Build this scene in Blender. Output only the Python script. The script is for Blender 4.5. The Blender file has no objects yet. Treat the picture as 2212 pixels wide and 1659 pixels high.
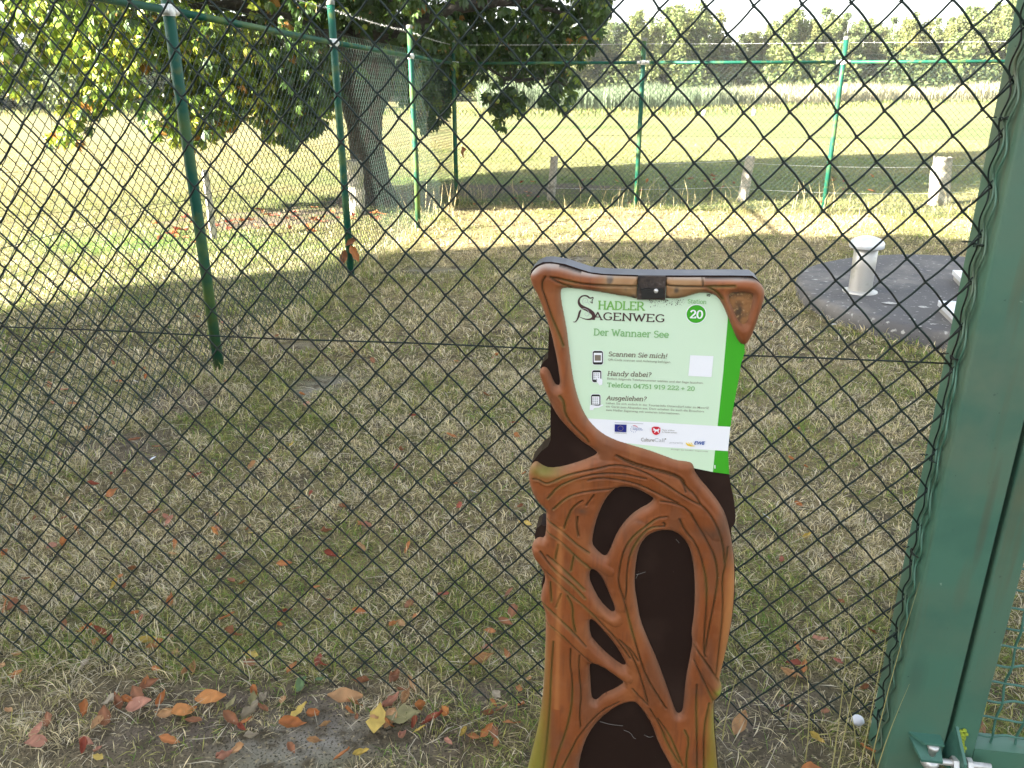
import bpy, math, random
import numpy as np
from mathutils import Matrix, Vector
rng = np.random.default_rng(7); random.seed(7)
C = bpy.context.scene.collection
R_ = math.radians

# ------------------------------------------------------------------ camera
H = 1.6; PITCH, ROLL, F = R_(20.81), R_(0.16), 1715.0
cp, sp, cr, sr = math.cos(PITCH), math.sin(PITCH), math.cos(ROLL), math.sin(ROLL)
_f = np.array([0, cp, -sp]); _d0 = np.array([0, -sp, -cp]); _r0 = np.array([1., 0, 0])
_r = cr*_r0+sr*_d0; _d = -sr*_r0+cr*_d0
cam = bpy.data.cameras.new('camera'); cam.sensor_width = 36; cam.lens = 36*F/2212
cam.clip_start = 0.05; cam.clip_end = 3000
co = bpy.data.objects.new('camera', cam); C.objects.link(co)
co.matrix_world = Matrix([[_r[0], -_d[0], -_f[0], 0], [_r[1], -_d[1], -_f[1], 0], [_r[2], -_d[2], -_f[2], H], [0, 0, 0, 1]])
bpy.context.scene.camera = co
# ------------------------------------------------------------------ light
SUN_EL = R_(22); SUN_AZ = R_(22)           # light travels along (cos, sin) of SUN_AZ
sdir = np.array([math.cos(SUN_AZ)*math.cos(SUN_EL), math.sin(SUN_AZ)*math.cos(SUN_EL), -math.sin(SUN_EL)])
w = bpy.data.worlds.new('World'); bpy.context.scene.world = w; w.use_nodes = True
nt = w.node_tree; sky = nt.nodes.new('ShaderNodeTexSky'); sky.sky_type = 'NISHITA'; sky.sun_disc = False
sky.sun_elevation = SUN_EL; sky.sun_rotation = math.atan2(-sdir[0], -sdir[1]); sky.dust_density = 2.0; sky.air_density = 1.0
bg = nt.nodes['Background']; bg.inputs[1].default_value = 0.058; hs_ = nt.nodes.new('ShaderNodeHueSaturation'); hs_.inputs['Saturation'].default_value = .42   # hazy, whitish evening sky
nt.links.new(sky.outputs[0], hs_.inputs['Color']); nt.links.new(hs_.outputs[0], bg.inputs[0])
sl = bpy.data.lights.new('sun', 'SUN'); sl.energy = 5.0; sl.angle = R_(0.55); sl.color = (1, .93, .80)
so = bpy.data.objects.new('sun', sl); C.objects.link(so); so.rotation_euler = Vector(sdir).to_track_quat('-Z', 'Y').to_euler()
so.location = (-6, -4, 8)
vs = bpy.context.scene.view_settings; vs.view_transform = 'Standard'; vs.look = 'None'; vs.exposure = 3.45; vs.gamma = 1
try: vs.use_curve_mapping = False
except Exception: pass

# ------------------------------------------------------------------ helpers
def ray(x, y): return _r*((x-1106)/F)+_d*((y-829.5)/F)+_f
def G(x, y, z=0.0):
    d = ray(x, y); return np.array([0, 0, H])+d*((z-H)/d[2])
def atY(x, y, Y):
    d = ray(x, y); return np.array([0, 0, H])+d*(Y/d[1])
AZ = R_(8.54); ca, sa = math.cos(AZ), math.sin(AZ)
def FP(a, b, z, D=1.7): return np.array([a*ca+b*sa, D-a*sa+b*ca, z])   # a along the front fence, b away from the camera
def tag(o, label=None, cat=None, group=None, kind=None):
    if label: o['label'] = label
    if cat: o['category'] = cat
    if group: o['group'] = group
    if kind: o['kind'] = kind
    return o
def empty(name, loc):
    o = bpy.data.objects.new(name, None); C.objects.link(o); o.location = loc; o.empty_display_size = .1; return o
def smooth_mesh(me): me.polygons.foreach_set('use_smooth', [True]*len(me.polygons))
def mesh(name, v, f, mat, smooth=False, col=None):
    me = bpy.data.meshes.new(name); v = np.asarray(v, dtype=np.float32)
    if isinstance(f, np.ndarray):
        n, k = f.shape
        me.vertices.add(len(v)); me.vertices.foreach_set('co', v.ravel())
        me.loops.add(n*k); me.loops.foreach_set('vertex_index', f.astype(np.int32).ravel())
        me.polygons.add(n); me.polygons.foreach_set('loop_start', np.arange(0, n*k, k, dtype=np.int32))
        me.polygons.foreach_set('loop_total', np.full(n, k, dtype=np.int32)); me.update(calc_edges=True)
    else:
        me.from_pydata([tuple(map(float, p)) for p in v], [], f); me.update()
    if mat: me.materials.append(mat)
    if smooth: me.polygons.foreach_set('use_smooth', np.ones(len(me.polygons), dtype=bool))
    if col is not None:
        a = me.color_attributes.new('col', 'FLOAT_COLOR', 'POINT'); c = np.ones((len(v), 4), dtype=np.float32); c[:, :3] = col
        a.data.foreach_set('color', c.ravel())
    return me
def link(name, me, parent=None, loc=None):
    o = bpy.data.objects.new(name, me); C.objects.link(o)
    if parent: o.parent = parent
    if loc is not None: o.location = [float(q) for q in loc]
    return o
def wloc(p):
    l = np.zeros(3)
    while p is not None: l = l+np.array(p.location); p = p.parent
    return l
def part(name, v, f, mat, parent=None, smooth=False, col=None, base=None):
    v = np.asarray(v, dtype=float)
    if parent is not None: return link(name, mesh(name, v-wloc(parent), f, mat, smooth, col), parent)
    b = np.zeros(3) if base is None else np.asarray(base, float)
    return link(name, mesh(name, v-b, f, mat, smooth, col), None, b)
class MB:
    def __init__(s): s.v = []; s.f = []; s.n = 0; s.c = []
    def add(s, v, f, c=None):
        v = np.asarray(v, float); s.v.append(v); s.f += [tuple(int(i)+s.n for i in q) for q in f]; s.n += len(v)
        if c is not None: s.c.append(np.tile(np.asarray(c, float), (len(v), 1)) if np.ndim(c) == 1 else c)
        return s
    def tube(s, pts, r, k=8, cap=True, c=None): return s.add(*tube(pts, r, k, cap), c)
    def box(s, c0, ax, ay, az_):
        c0, ax, ay, az_ = map(lambda q: np.asarray(q, float), (c0, ax, ay, az_))
        v = [c0+i*ax+j*ay+k*az_ for k in (0, 1) for j in (0, 1) for i in (0, 1)]
        return s.add(v, [(0, 2, 3, 1), (4, 5, 7, 6), (0, 1, 5, 4), (2, 6, 7, 3), (0, 4, 6, 2), (1, 3, 7, 5)])
    def out(s, name, mat, parent=None, smooth=False, base=None):
        return part(name, np.concatenate(s.v), s.f, mat, parent, smooth, np.concatenate(s.c) if s.c else None, base)
def tube(pts, r, k=8, cap=True):
    P = np.asarray(pts, float); n = len(P); r = np.broadcast_to(r, (n,))
    T = np.gradient(P, axis=0); T /= np.linalg.norm(T, axis=1)[:, None]+1e-12
    u = np.array([0, 0, 1.]) if abs(T[0][2]) < .8 else np.array([1., 0, 0])
    u = u-T[0]*(u@T[0]); u /= np.linalg.norm(u); V = []
    for i in range(n):
        u = u-T[i]*(u@T[i]); u /= np.linalg.norm(u); b = np.cross(T[i], u)
        for j in range(k):
            a = 2*math.pi*j/k; V.append(P[i]+r[i]*(math.cos(a)*u+math.sin(a)*b))
    Fc = [(i*k+j, i*k+(j+1) % k, (i+1)*k+(j+1) % k, (i+1)*k+j) for i in range(n-1) for j in range(k)]
    if cap: Fc += [tuple(range(k))[::-1], tuple((n-1)*k+j for j in range(k))]
    return np.array(V), Fc
def lathe(c, prof, k=24):
    V = []; Fc = []
    for r, z in prof:
        for j in range(k): a = 2*math.pi*j/k; V.append([c[0]+r*math.cos(a), c[1]+r*math.sin(a), c[2]+z])
    for i in range(len(prof)-1):
        for j in range(k): Fc.append((i*k+j, i*k+(j+1) % k, (i+1)*k+(j+1) % k, (i+1)*k+j))
    Fc.append(tuple((len(prof)-1)*k+j for j in range(k))); return np.array(V), Fc
def prism(pts_front, off):   # polygon (world points) pushed by vector off
    n = len(pts_front); A = np.array(pts_front); B = A+np.asarray(off)
    f = [tuple(range(n)), tuple(range(2*n-1, n-1, -1))]+[(i, i+n, (i+1) % n+n, (i+1) % n) for i in range(n)]
    return np.vstack([A, B]), f
def vnoise(x, y, s, seed=0):   # smooth value noise 0..1
    g = np.random.default_rng(seed).random((128, 128)); X = np.asarray(x)/s+1000; Y = np.asarray(y)/s+1000
    i = np.floor(X).astype(int); j = np.floor(Y).astype(int); fx = X-i; fy = Y-j; fx = fx*fx*(3-2*fx); fy = fy*fy*(3-2*fy)
    i %= 128; j %= 128; i2 = (i+1) % 128; j2 = (j+1) % 128
    return (g[i, j]*(1-fx)+g[i2, j]*fx)*(1-fy)+(g[i, j2]*(1-fx)+g[i2, j2]*fx)*fy

# ------------------------------------------------------------------ materials
def mat(name, col, rough=.6, metal=0, noise=None, bump=None, attr=False, trans=0, spec=.5, extra=None):
    m = bpy.data.materials.new(name); m.use_nodes = True; n = m.node_tree; b = n.nodes['Principled BSDF']
    b.inputs['Roughness'].default_value = rough; b.inputs['Metallic'].default_value = metal; b.inputs['Specular IOR Level'].default_value = spec
    tc = n.nodes.new('ShaderNodeTexCoord'); src = None
    if attr:
        a = n.nodes.new('ShaderNodeAttribute'); a.attribute_name = 'col'; src = a.outputs['Color']
    else:
        rg = n.nodes.new('ShaderNodeRGB'); rg.outputs[0].default_value = (*col, 1); src = rg.outputs[0]
    for q in (noise or []):      # (scale, colour, lo, hi, [detail])
        t = n.nodes.new('ShaderNodeTexNoise'); t.inputs['Scale'].default_value = q[0]; t.inputs['Detail'].default_value = q[4] if len(q) > 4 else 5
        n.links.new(tc.outputs['Object'], t.inputs['Vector'])
        mr = n.nodes.new('ShaderNodeMapRange'); mr.inputs[1].default_value = q[2]; mr.inputs[2].default_value = q[3]; n.links.new(t.outputs[0], mr.inputs[0])
        mx = n.nodes.new('ShaderNodeMix'); mx.data_type = 'RGBA'; n.links.new(mr.outputs[0], mx.inputs[0]); n.links.new(src, mx.inputs[6])
        mx.inputs[7].default_value = (*q[1], 1); src = mx.outputs[2]
    n.links.new(src, b.inputs['Base Color'])
    if bump:
        t = n.nodes.new('ShaderNodeTexNoise'); t.inputs['Scale'].default_value = bump[0]; t.inputs['Detail'].default_value = 6
        n.links.new(tc.outputs['Object'], t.inputs['Vector']); bp = n.nodes.new('ShaderNodeBump'); bp.inputs['Strength'].default_value = bump[1]
        bp.inputs['Distance'].default_value = bump[2]; n.links.new(t.outputs[0], bp.inputs['Height']); n.links.new(bp.outputs[0], b.inputs['Normal'])
    if trans:
        tr = n.nodes.new('ShaderNodeBsdfTranslucent'); n.links.new(src, tr.inputs[0]); ms = n.nodes.new('ShaderNodeMixShader')
        ms.inputs[0].default_value = trans; n.links.new(b.outputs[0], ms.inputs[1]); n.links.new(tr.outputs[0], ms.inputs[2])
        n.links.new(ms.outputs[0], n.nodes['Material Output'].inputs[0])
    return m
M = {}
M['wire'] = mat('green_coated_wire', (.009, .020, .017), .6, noise=[(9, (.020, .017, .014), .5, .7)], spec=.3)
M['wire_far'] = mat('green_coated_wire_far', (.018, .040, .030), .5, noise=[(6, (.022, .022, .018), .5, .65)])
M['post'] = mat('green_painted_steel', (.006, .066, .043), .5, noise=[(3.5, (.10, .15, .035), .50, .72), (14, (.06, .09, .03), .56, .7), (60, (.25, .27, .2), .70, .76)], bump=(40, .15, .003), spec=.22)
M['gate'] = mat('dull_green_paint', (.056, .148, .100), .5, noise=[(2.2, (.092, .135, .088), .42, .62), (5, (.040, .118, .082), .50, .68), (70, (.02, .06, .045), .70, .74), (38, (.22, .30, .24), .755, .78)], bump=(180, .08, .001))
M['galv'] = mat('galvanised_metal', (.62, .62, .60), .38, .55, noise=[(30, (.42, .42, .40), .45, .65)])
M['band'] = mat('clamp_metal', (.62, .62, .60), .45, .25, noise=[(40, (.35, .36, .34), .5, .7)])
M['capm'] = mat('grey_plastic_cap', (.14, .15, .12), .7, noise=[(40, (.25, .25, .2), .5, .7)])
M['concrete'] = mat('dark_concrete', (.090, .088, .088), .9, noise=[(1.6, (.18, .17, .155), .48, .66), (9, (.085, .085, .09), .5, .70), (26, (.34, .34, .32), .62, .70), (60, (.03, .03, .03), .66, .72)], bump=(60, .5, .006))
M['steel'] = mat('brushed_steel', (.46, .45, .42), .42, .45, noise=[(4, (.45, .44, .40), .45, .65), (20, (.36, .35, .3), .6, .75)])
M['hatch'] = mat('hatch_steel', (.66, .68, .70), .4, .3, noise=[(6, (.5, .51, .52), .5, .7)])
M['oldwood'] = mat('weathered_wood', (.36, .33, .27), .9, noise=[(14, (.20, .18, .14), .5, .65), (40, (.45, .43, .37), .6, .7)], bump=(30, .8, .01))
M['bark'] = mat('bark', (.055, .046, .036), .95, noise=[(5, (.03, .026, .02), .45, .6), (14, (.085, .075, .06), .55, .7)], bump=(16, 1, .035))
M['leaf'] = mat('chestnut_leaf', (0, 0, 0), .45, attr=True, trans=.34)
M['burr'] = mat('green_burr', (.30, .38, .07), .7, noise=[(60, (.38, .34, .08), .5, .7)], bump=(120, 1, .01), trans=.15)
M['dryleaf'] = mat('dry_leaf', (0, 0, 0), .7, attr=True, trans=.2, noise=[(90, (.10, .05, .025), .60, .78)])
M['grass'] = mat('grass_blades', (0, 0, 0), .7, attr=True, trans=.3, spec=.25)
M['foliage'] = mat('far_foliage', (0, 0, 0), .65, attr=True, trans=.3, spec=.3)
M['birch'] = mat('birch_bark', (.55, .54, .50), .8, noise=[(6, (.1, .09, .08), .6, .68)])
M['board'] = mat('dark_brown_board', (.019, .0100, .0075), .55, noise=[(6, (.034, .020, .015), .5, .7), (150, (.09, .08, .07), .76, .79)], bump=(50, .1, .002), spec=.12)
M['boardedge'] = mat('skylit_board_edge', (.10, .105, .12), .5, noise=[(12, (.16, .16, .16), .5, .7)])
M['relief'] = mat('brown_relief', (0, 0, 0), .5, attr=True, noise=[(160, (.20, .15, .10), .74, .80)], bump=(60, .10, .002), spec=.18)
M['panel'] = mat('pale_green_print', (.575, .765, .545), .35, noise=[(2.0, (.595, .75, .58), .4, .6)], spec=.3)
M['pgreen'] = mat('green_print', (.050, .36, .020), .35, spec=.3)
M['pwhite'] = mat('white_print', (.80, .82, .86), .35, spec=.3)
M['tgreen'] = mat('green_ink', (.17, .42, .08), .5)
M['tgreen2'] = mat('soft_green_ink', (.22, .46, .18), .5)
M['tbrown'] = mat('brown_ink', (.19, .16, .12), .5)
M['tfine'] = mat('fine_brown_ink', (.30, .31, .24), .5)
M['tdark'] = mat('dark_maroon_ink', (.055, .022, .022), .5)
M['tgrey'] = mat('grey_ink', (.42, .43, .45), .5)
M['black'] = mat('black_print', (.012, .012, .012), .4)
M['blue'] = mat('blue_print', (.012, .02, .20), .4); M['yellow'] = mat('yellow_print', (.85, .60, .03), .4)
M['red'] = mat('red_print', (.60, .01, .03), .4); M['eblue'] = mat('mid_blue_ink', (.01, .07, .35), .4)
M['brick'] = mat('red_brick', (.30, .12, .075), .9, noise=[(3, (.22, .09, .06), .4, .6)], bump=(30, .4, .01))
M['rooft'] = mat('roof_tile', (.16, .06, .04), .85, noise=[(8, (.10, .045, .035), .4, .6)])
M['pane'] = mat('window_glass', (.05, .06, .07), .08); M['frame'] = mat('window_frame', (.7, .7, .68), .5)
M['stone'] = mat('white_stone', (.62, .64, .68), .8, noise=[(30, (.45, .47, .5), .5, .7)])
M['moss'] = mat('moss', (.28, .36, .03), .9, bump=(120, 1, .01))
M['thread'] = mat('cobweb_thread', (.20, .19, .17), .8)

# ------------------------------------------------------------------ ground
# bare or dirty patches: (x, y, rx, ry, kind) kind 0 pale sandy soil, 1 dark soil with trunk shadow and fence-foot shade put in, 2 bright straw
def gp(px, py): g = G(px, py); return g[0], g[1]
PATCH = []
for px, py, rx, ry, k in [(745, 1605, .20, .09, 0), (560, 1640, .16, .08, 0), (690, 825, .17, .16, 0), (940, 580, .30, .16, 0), (1270, 560, .35, .1, 0), (905, 583, .2, .12, 0),
                          (640, 745, .15, .12, 0), (390, 860, .25, .25, 1), (270, 960, .3, .22, 1), (475, 790, .18, .12, 1),
                          (560, 478, 1.1, .42, 1), (680, 458, .9, .35, 1), (1080, 407, 1.6, .75, 1), (900, 420, 1.2, .5, 1), (1240, 405, .9, .4, 1), (800, 436, 1.0, .6, 1),  # litter strip, then bare soil with the trunk's cast shadow painted in
                          (40, 1650, .25, .1, 1), (1700, 1640, .3, .12, 1), (1700, 1500, .15, .1, 1), (90, 1530, .22, .07, 1), (300, 1600, .25, .07, 1), (480, 1500, .16, .06, 1), (240, 1480, .2, .06, 1), (700, 1500, .16, .05, 1), (960, 1610, .16, .07, 1), (1040, 1500, .14, .05, 1), (1650, 1560, .15, .1, 1), (1750, 1500, .1, .1, 1), (380, 1640, .2, .06, 1), (1000, 452, .35, .18, 1)]:  # dark soil at the fence foot, also painting in the foreground shade
    x, y = gp(px, py); PATCH.append((x, y, rx, ry, k))
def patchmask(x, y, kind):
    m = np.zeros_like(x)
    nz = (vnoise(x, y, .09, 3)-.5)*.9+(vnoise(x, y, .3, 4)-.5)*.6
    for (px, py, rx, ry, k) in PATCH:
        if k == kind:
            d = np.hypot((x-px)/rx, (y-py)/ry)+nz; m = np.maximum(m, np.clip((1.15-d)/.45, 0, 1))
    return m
# fence lines
L0 = np.array([-2.06, 2.4]); LP = [np.array(p) for p in [(-2.08, 2.16), (-1.75, 4.47), (-1.40, 6.81), (-1.08, 9.24), (-.77, 11.37)]]
BP = [np.array(p) for p in [(-.77, 11.37), (1.68, 10.89), (4.02, 10.36), (6.42, 9.86), (8.8, 9.35)]]
def dline(x, y, A, B):
    d = (B-A)/np.linalg.norm(B-A); return np.abs((x-A[0])*d[1]-(y-A[1])*d[0]), (x-A[0])*d[0]+(y-A[1])*d[1]
def inplot(x, y):   # inside the fenced plot
    d = LP[-1]-LP[0]; s1 = (x-LP[0][0])*d[1]-(y-LP[0][1])*d[0]
    e = BP[-1]-BP[0]; s2 = (x-BP[0][0])*e[1]-(y-BP[0][1])*e[0]
    return (s1 > 0) & (s2 > 0)
STRAW = np.array([.43, .35, .18]); GREYS = np.array([.36, .33, .26]); GREEN = np.array([.105, .165, .04]); OLIVE = np.array([.21, .225, .06]); BRIGHT = np.array([.19, .30, .06])
def gcolor(x, y):
    """real colour of the turf at a point (dry / green mix), the same everywhere whatever the light"""
    n1 = vnoise(x, y, .55, 11)*.5+vnoise(x, y, .22, 12)*.3+vnoise(x, y, 1.6, 13)*.2
    g = np.clip((n1-.46)/.16, 0, 1)[:, None]*.8
    pl = inplot(x, y)[:, None]
    far = np.clip((y-9)/12, 0, 1)[:, None]
    base = STRAW*(1-g)+OLIVE*g
    f1 = (vnoise(x*.35, y, 1.3, 21)*.6+vnoise(x*.2, y, 4, 22)*.4)[:, None]
    f1 = np.clip((f1-.28)*1.9, 0, 1)*np.clip(.45+(x+6)/8, .35, 1)[:, None]; field = np.array([.235, .22, .085])*(1-f1)+np.array([.070, .155, .024])*f1
    # lush strip outside the left fence
    gx, gy = gp(330, 520); lush = np.clip(1.2-np.hypot((x-gx)/1.7, (y-gy)/.75)+(vnoise(x, y, .3, 5)-.5)*.9, 0, 1)[:, None]
    out = base*pl+(1-pl)*(field*.88+base*.12)
    out = out*(1-lush)+np.array([.12, .26, .04])*lush
    return out
# ground sheet: fine near, coarse far, reaches the horizon
def ground():
    ys = np.concatenate([np.arange(-30, 0, 3.), np.arange(0, 14, .16), np.arange(14, 40, .8), np.arange(40, 150, 5), [180, 260, 420, 700]])
    xs = np.concatenate([-np.array([700, 350, 200, 120, 80, 55, 40, 30, 24, 20, 17, 14]), np.arange(-12, 12.01, .16), np.array([14, 17, 20, 24, 30, 40, 55, 80, 120, 200, 350, 700])])
    X, Y = np.meshgrid(xs, ys); x = X.ravel(); y = Y.ravel()
    near = np.exp(-((y-3)/9)**2)*(np.abs(x) < 9)
    z = (vnoise(x, y, .8, 31)-.5)*.035*near-.012
    dl, _ = dline(x, y, LP[0], LP[-1])
    nx, ny = len(xs), len(ys); idx = np.arange(nx*ny).reshape(ny, nx)
    f = np.stack([idx[:-1, :-1], idx[:-1, 1:], idx[1:, 1:], idx[1:, :-1]], -1).reshape(-1, 4)
    c = gcolor(x, y)*(.42+.58*np.clip((y-5)/9, 0, 1))[:, None]  # soil darkened towards the viewer to paint in foreground shade
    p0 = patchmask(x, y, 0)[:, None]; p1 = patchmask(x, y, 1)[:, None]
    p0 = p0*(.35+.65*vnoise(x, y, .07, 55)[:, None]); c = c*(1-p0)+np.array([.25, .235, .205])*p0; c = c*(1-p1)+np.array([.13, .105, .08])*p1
    m = mat('turf_soil', (0, 0, 0), .95, attr=True, noise=[(14, (.085, .07, .045), .48, .62), (70, (.30, .25, .15), .58, .68), (150, (.05, .045, .03), .54, .64)], bump=(45, .9, .02), spec=.15)
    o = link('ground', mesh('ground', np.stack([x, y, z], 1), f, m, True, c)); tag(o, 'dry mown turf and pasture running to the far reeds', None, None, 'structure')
ground()
def gz(x, y): return (vnoise(x, y, .8, 31)-.5)*.035*np.exp(-((y-3)/9)**2)-.012

def blades(name, x, y, L, W, lean, mixf, label, cat='grass', z0=None, colfun=None, seed=1, th=None):
    r = np.random.default_rng(seed); n = len(x); th = r.random(n)*2*math.pi if th is None else th; ph = r.random(n)*2*math.pi
    z = gz(x, y) if z0 is None else z0
    root = np.stack([x, y, z], 1); d = np.stack([np.cos(th), np.sin(th)], 1)
    s = np.sin(lean); c = np.cos(lean)
    mid = root.copy(); mid[:, :2] += d*(L*.5*s*.7)[:, None]; mid[:, 2] += L*.5*np.minimum(c*1.25, 1)
    tip = root.copy(); tip[:, :2] += d*(L*s)[:, None]+np.stack([np.cos(ph), np.sin(ph)], 1)*(L*.15)[:, None]; tip[:, 2] += L*c*.9
    wv = np.stack([-d[:, 1], d[:, 0], np.zeros(n)], 1)*(W/2)[:, None]
    ws = np.stack([np.cos(ph), np.sin(ph), np.zeros(n)], 1)*(W/2)[:, None]; wv = wv*.6+ws*.6
    V = np.stack([root, mid-wv, mid+wv, tip], 1).reshape(-1, 3)
    i = np.arange(n)*4; Fc = np.concatenate([np.stack([i, i+1, i+2], 1), np.stack([i+1, i+3, i+2], 1)])
    col = colfun(x, y, r)
    return part(name, V, Fc, M['grass'], None, False, np.repeat(col, 4, 0)), label
TONES = np.array([[.68, .58, .34], [.64, .57, .41], [.52, .44, .26], [.35, .34, .10], [.19, .26, .05], [.12, .22, .035], [.20, .155, .085], [.72, .66, .48]])
def turfcol(x, y, r, tid=None):
    n = len(x); g = np.clip((vnoise(x, y, .42, 41)*.55+vnoise(x, y, .16, 42)*.45-.42)*3.6, 0, 1)
    if tid is None: tid = r.random(n)
    u = np.clip(tid*.75+r.random(n)*.25, 0, .9999)
    w_dry = np.array([.30, .24, .16, .10, .05, .02, .09, .04]); w_grn = np.array([.10, .08, .12, .24, .22, .17, .05, .02])
    cd = np.cumsum(w_dry/w_dry.sum()); cg = np.cumsum(w_grn/w_grn.sum()); kd = np.searchsorted(cd, u); kg = np.searchsorted(cg, u); k = np.where(r.random(n) < g, kg, kd)
    c = TONES[np.clip(k, 0, 7)]*(.6+.75*r.random((n, 1)))
    far = np.clip((y-5)/9, 0, .8)[:, None]; return c*(1-far)+gcolor(x, y)*(.8+.4*r.random((n, 1)))*far
def scatter(n, y0, y1, r, pad=.35):
    yy = np.sqrt(r.random(n)*(y1**2-y0**2)+y0**2); hw = .70*yy+pad; xx = (r.random(n)*2-1)*hw; return xx, yy
PX, PY = 3.62, 5.87; PR = 1.38     # concrete slab centre and radius
def turf():
    r = np.random.default_rng(5); X = []; Y = []; Ls = []; Ws = []; Ln = []; TH = []; TI = []
    for n, y0, y1, l0, l1, w0, nt_, sp in [(112000, 1.15, 2.6, .018, .062, .0024, 1900, .020), (135000, 2.6, 4.6, .020, .066, .0034, 3000, .026), (130000, 4.6, 8, .028, .075, .0058, 4000, .04), (110000, 8, 13, .03, .08, .009, 5000, .07), (80000, 13, 24, .04, .09, .018, 6000, .12)]:
        cx_, cy_ = scatter(nt_, y0, y1, r); sz = .4+1.2*r.random(nt_)**1.5; w8 = sz/sz.sum(); ti = r.choice(nt_, n, p=w8); tone = r.random(nt_); q = r.normal(0, 1, (n, 2))*(sp*sz[ti])[:, None]
        x = cx_[ti]+q[:, 0]; y = cy_[ti]+q[:, 1]; bgd = r.random(n) < .42; xx, yy = scatter(n, y0, y1, r); x = np.where(bgd, xx, x); y = np.where(bgd, yy, y); th_ = np.where(bgd, r.random(n)*6.283, np.arctan2(q[:, 1], q[:, 0])+r.normal(0, .6, n)); td = np.where(bgd, r.random(n), tone[ti])
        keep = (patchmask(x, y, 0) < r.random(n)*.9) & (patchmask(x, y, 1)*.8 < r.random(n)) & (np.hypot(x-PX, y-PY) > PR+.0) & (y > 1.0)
        x = x[keep]; y = y[keep]; td = td[keep]; th_ = th_[keep]; n = len(x); L = l0+(l1-l0)*r.random(n)**1.6
        L *= .6+.8*vnoise(x, y, .18, 63)
        for A, B in ((LP[0], LP[-1]), (BP[0], BP[-1])):
            d_, _ = dline(x, y, A, B); L *= 1+1.1*np.exp(-(d_/.13)**2)
        fb = np.abs(y-(1.74-.15*x)); L *= 1+.5*np.exp(-(fb/.12)**2)
        L *= 1+.8*np.exp(-((np.hypot(x-PX, y-PY)-PR)/.1)**2)
        X.append(x); Y.append(y); Ls.append(L); Ws.append(w0*(.55+.8*r.random(n))); Ln.append(np.radians(20+62*r.random(n)**.75)); TH.append(th_); TI.append(td)
    x, y, L, W, ln, TH, TI = map(np.concatenate, (X, Y, Ls, Ws, Ln, TH, TI))
    o, _ = blades('lawn_grass', x, y, L, W, ln, None, '', colfun=lambda a, b, c: turfcol(a, b, c, TI), seed=8, th=TH)
    tag(o, 'short half-dry mown grass covering the fenced plot and the near pasture', 'grass', None, 'stuff')
    # loose straw lying on the turf
    n = 5200; x, y = scatter(n, 1.15, 6, r); k = (patchmask(x, y, 1) < 2) & (np.hypot(x-PX, y-PY) > PR+.05); x = x[k]; y = y[k]; n = len(x)
    def sc(x, y, r): return np.array([.50, .45, .33])*(.6+.6*r.random((len(x), 1)))
    o, _ = blades('loose_straw', x, y, .05+.10*r.random(n)**2, (.0018+.0016*r.random(n))*(1+y*.12), np.radians(80+8*r.random(n)), None, '', colfun=sc, z0=gz(x, y)+.015+.02*r.random(n), seed=9)
    tag(o, 'pale dead stems and mown straw lying loose on the lawn', 'straw', None, 'stuff')
    # tall dry stalks at the fences
    X = []; Y = []; L = []
    for A, B, n in ((LP[2], LP[-1], 170), (BP[0], BP[3], 260)):
        t = r.random(n); p = A+(B-A)*t[:, None]+r.normal(0, .12, (n, 2)); X.append(p[:, 0]); Y.append(p[:, 1]); L.append(.12+.5*r.random(n)**3)
    for px, py, s, n in ((985, 440, .25, 60), (1775, 462, .2, 40), (1400, 440, .3, 30)):
        g = G(px, py); p = r.normal(0, s, (n, 2)); X.append(g[0]+p[:, 0]); Y.append(g[1]+p[:, 1]*.6); L.append(.2+.35*r.random(n))
    x, y, L = map(np.concatenate, (X, Y, L)); n = len(x)
    def tc(x, y, r): return np.array([.46, .38, .20])*(.7+.5*r.random((len(x), 1)))
    o, _ = blades('dry_stalks', x, y, L, .006+.003*r.random(n), np.radians(5+28*r.random(n)), None, '', colfun=tc, seed=10)
    tag(o, 'tall dry yellow stalks standing along the foot of the left and back fences', 'dry grass', None, 'stuff')
    mb = MB()
    for px, py, hh, dx in [(1792, 1690, .50, -.01), (1806, 1680, .56, .03), (1850, 1700, .62, .02), (1872, 1690, .55, .05), (1740, 1640, .34, -.04), (1880, 1720, .30, .06), (1560, 1600, .28, .05), (1845, 1640, .25, -.08), (1700, 1560, .22, .04)]:
        g = FP(0, 0, 0); g = G(px, py); t = np.linspace(0, 1, 7); pts = np.stack([g[0]+dx*t*t, g[1]+.04*t*t, hh*t], 1); mb.tube(pts, .0016*(1.15-t), 4, False, c=(.42, .38, .16))
    o = mb.out('tall_grass_stems', M['grass']); tag(o, 'few tall yellow grass stems standing beside the broad green gate post', 'grass', None, 'stuff')
turf()

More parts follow.
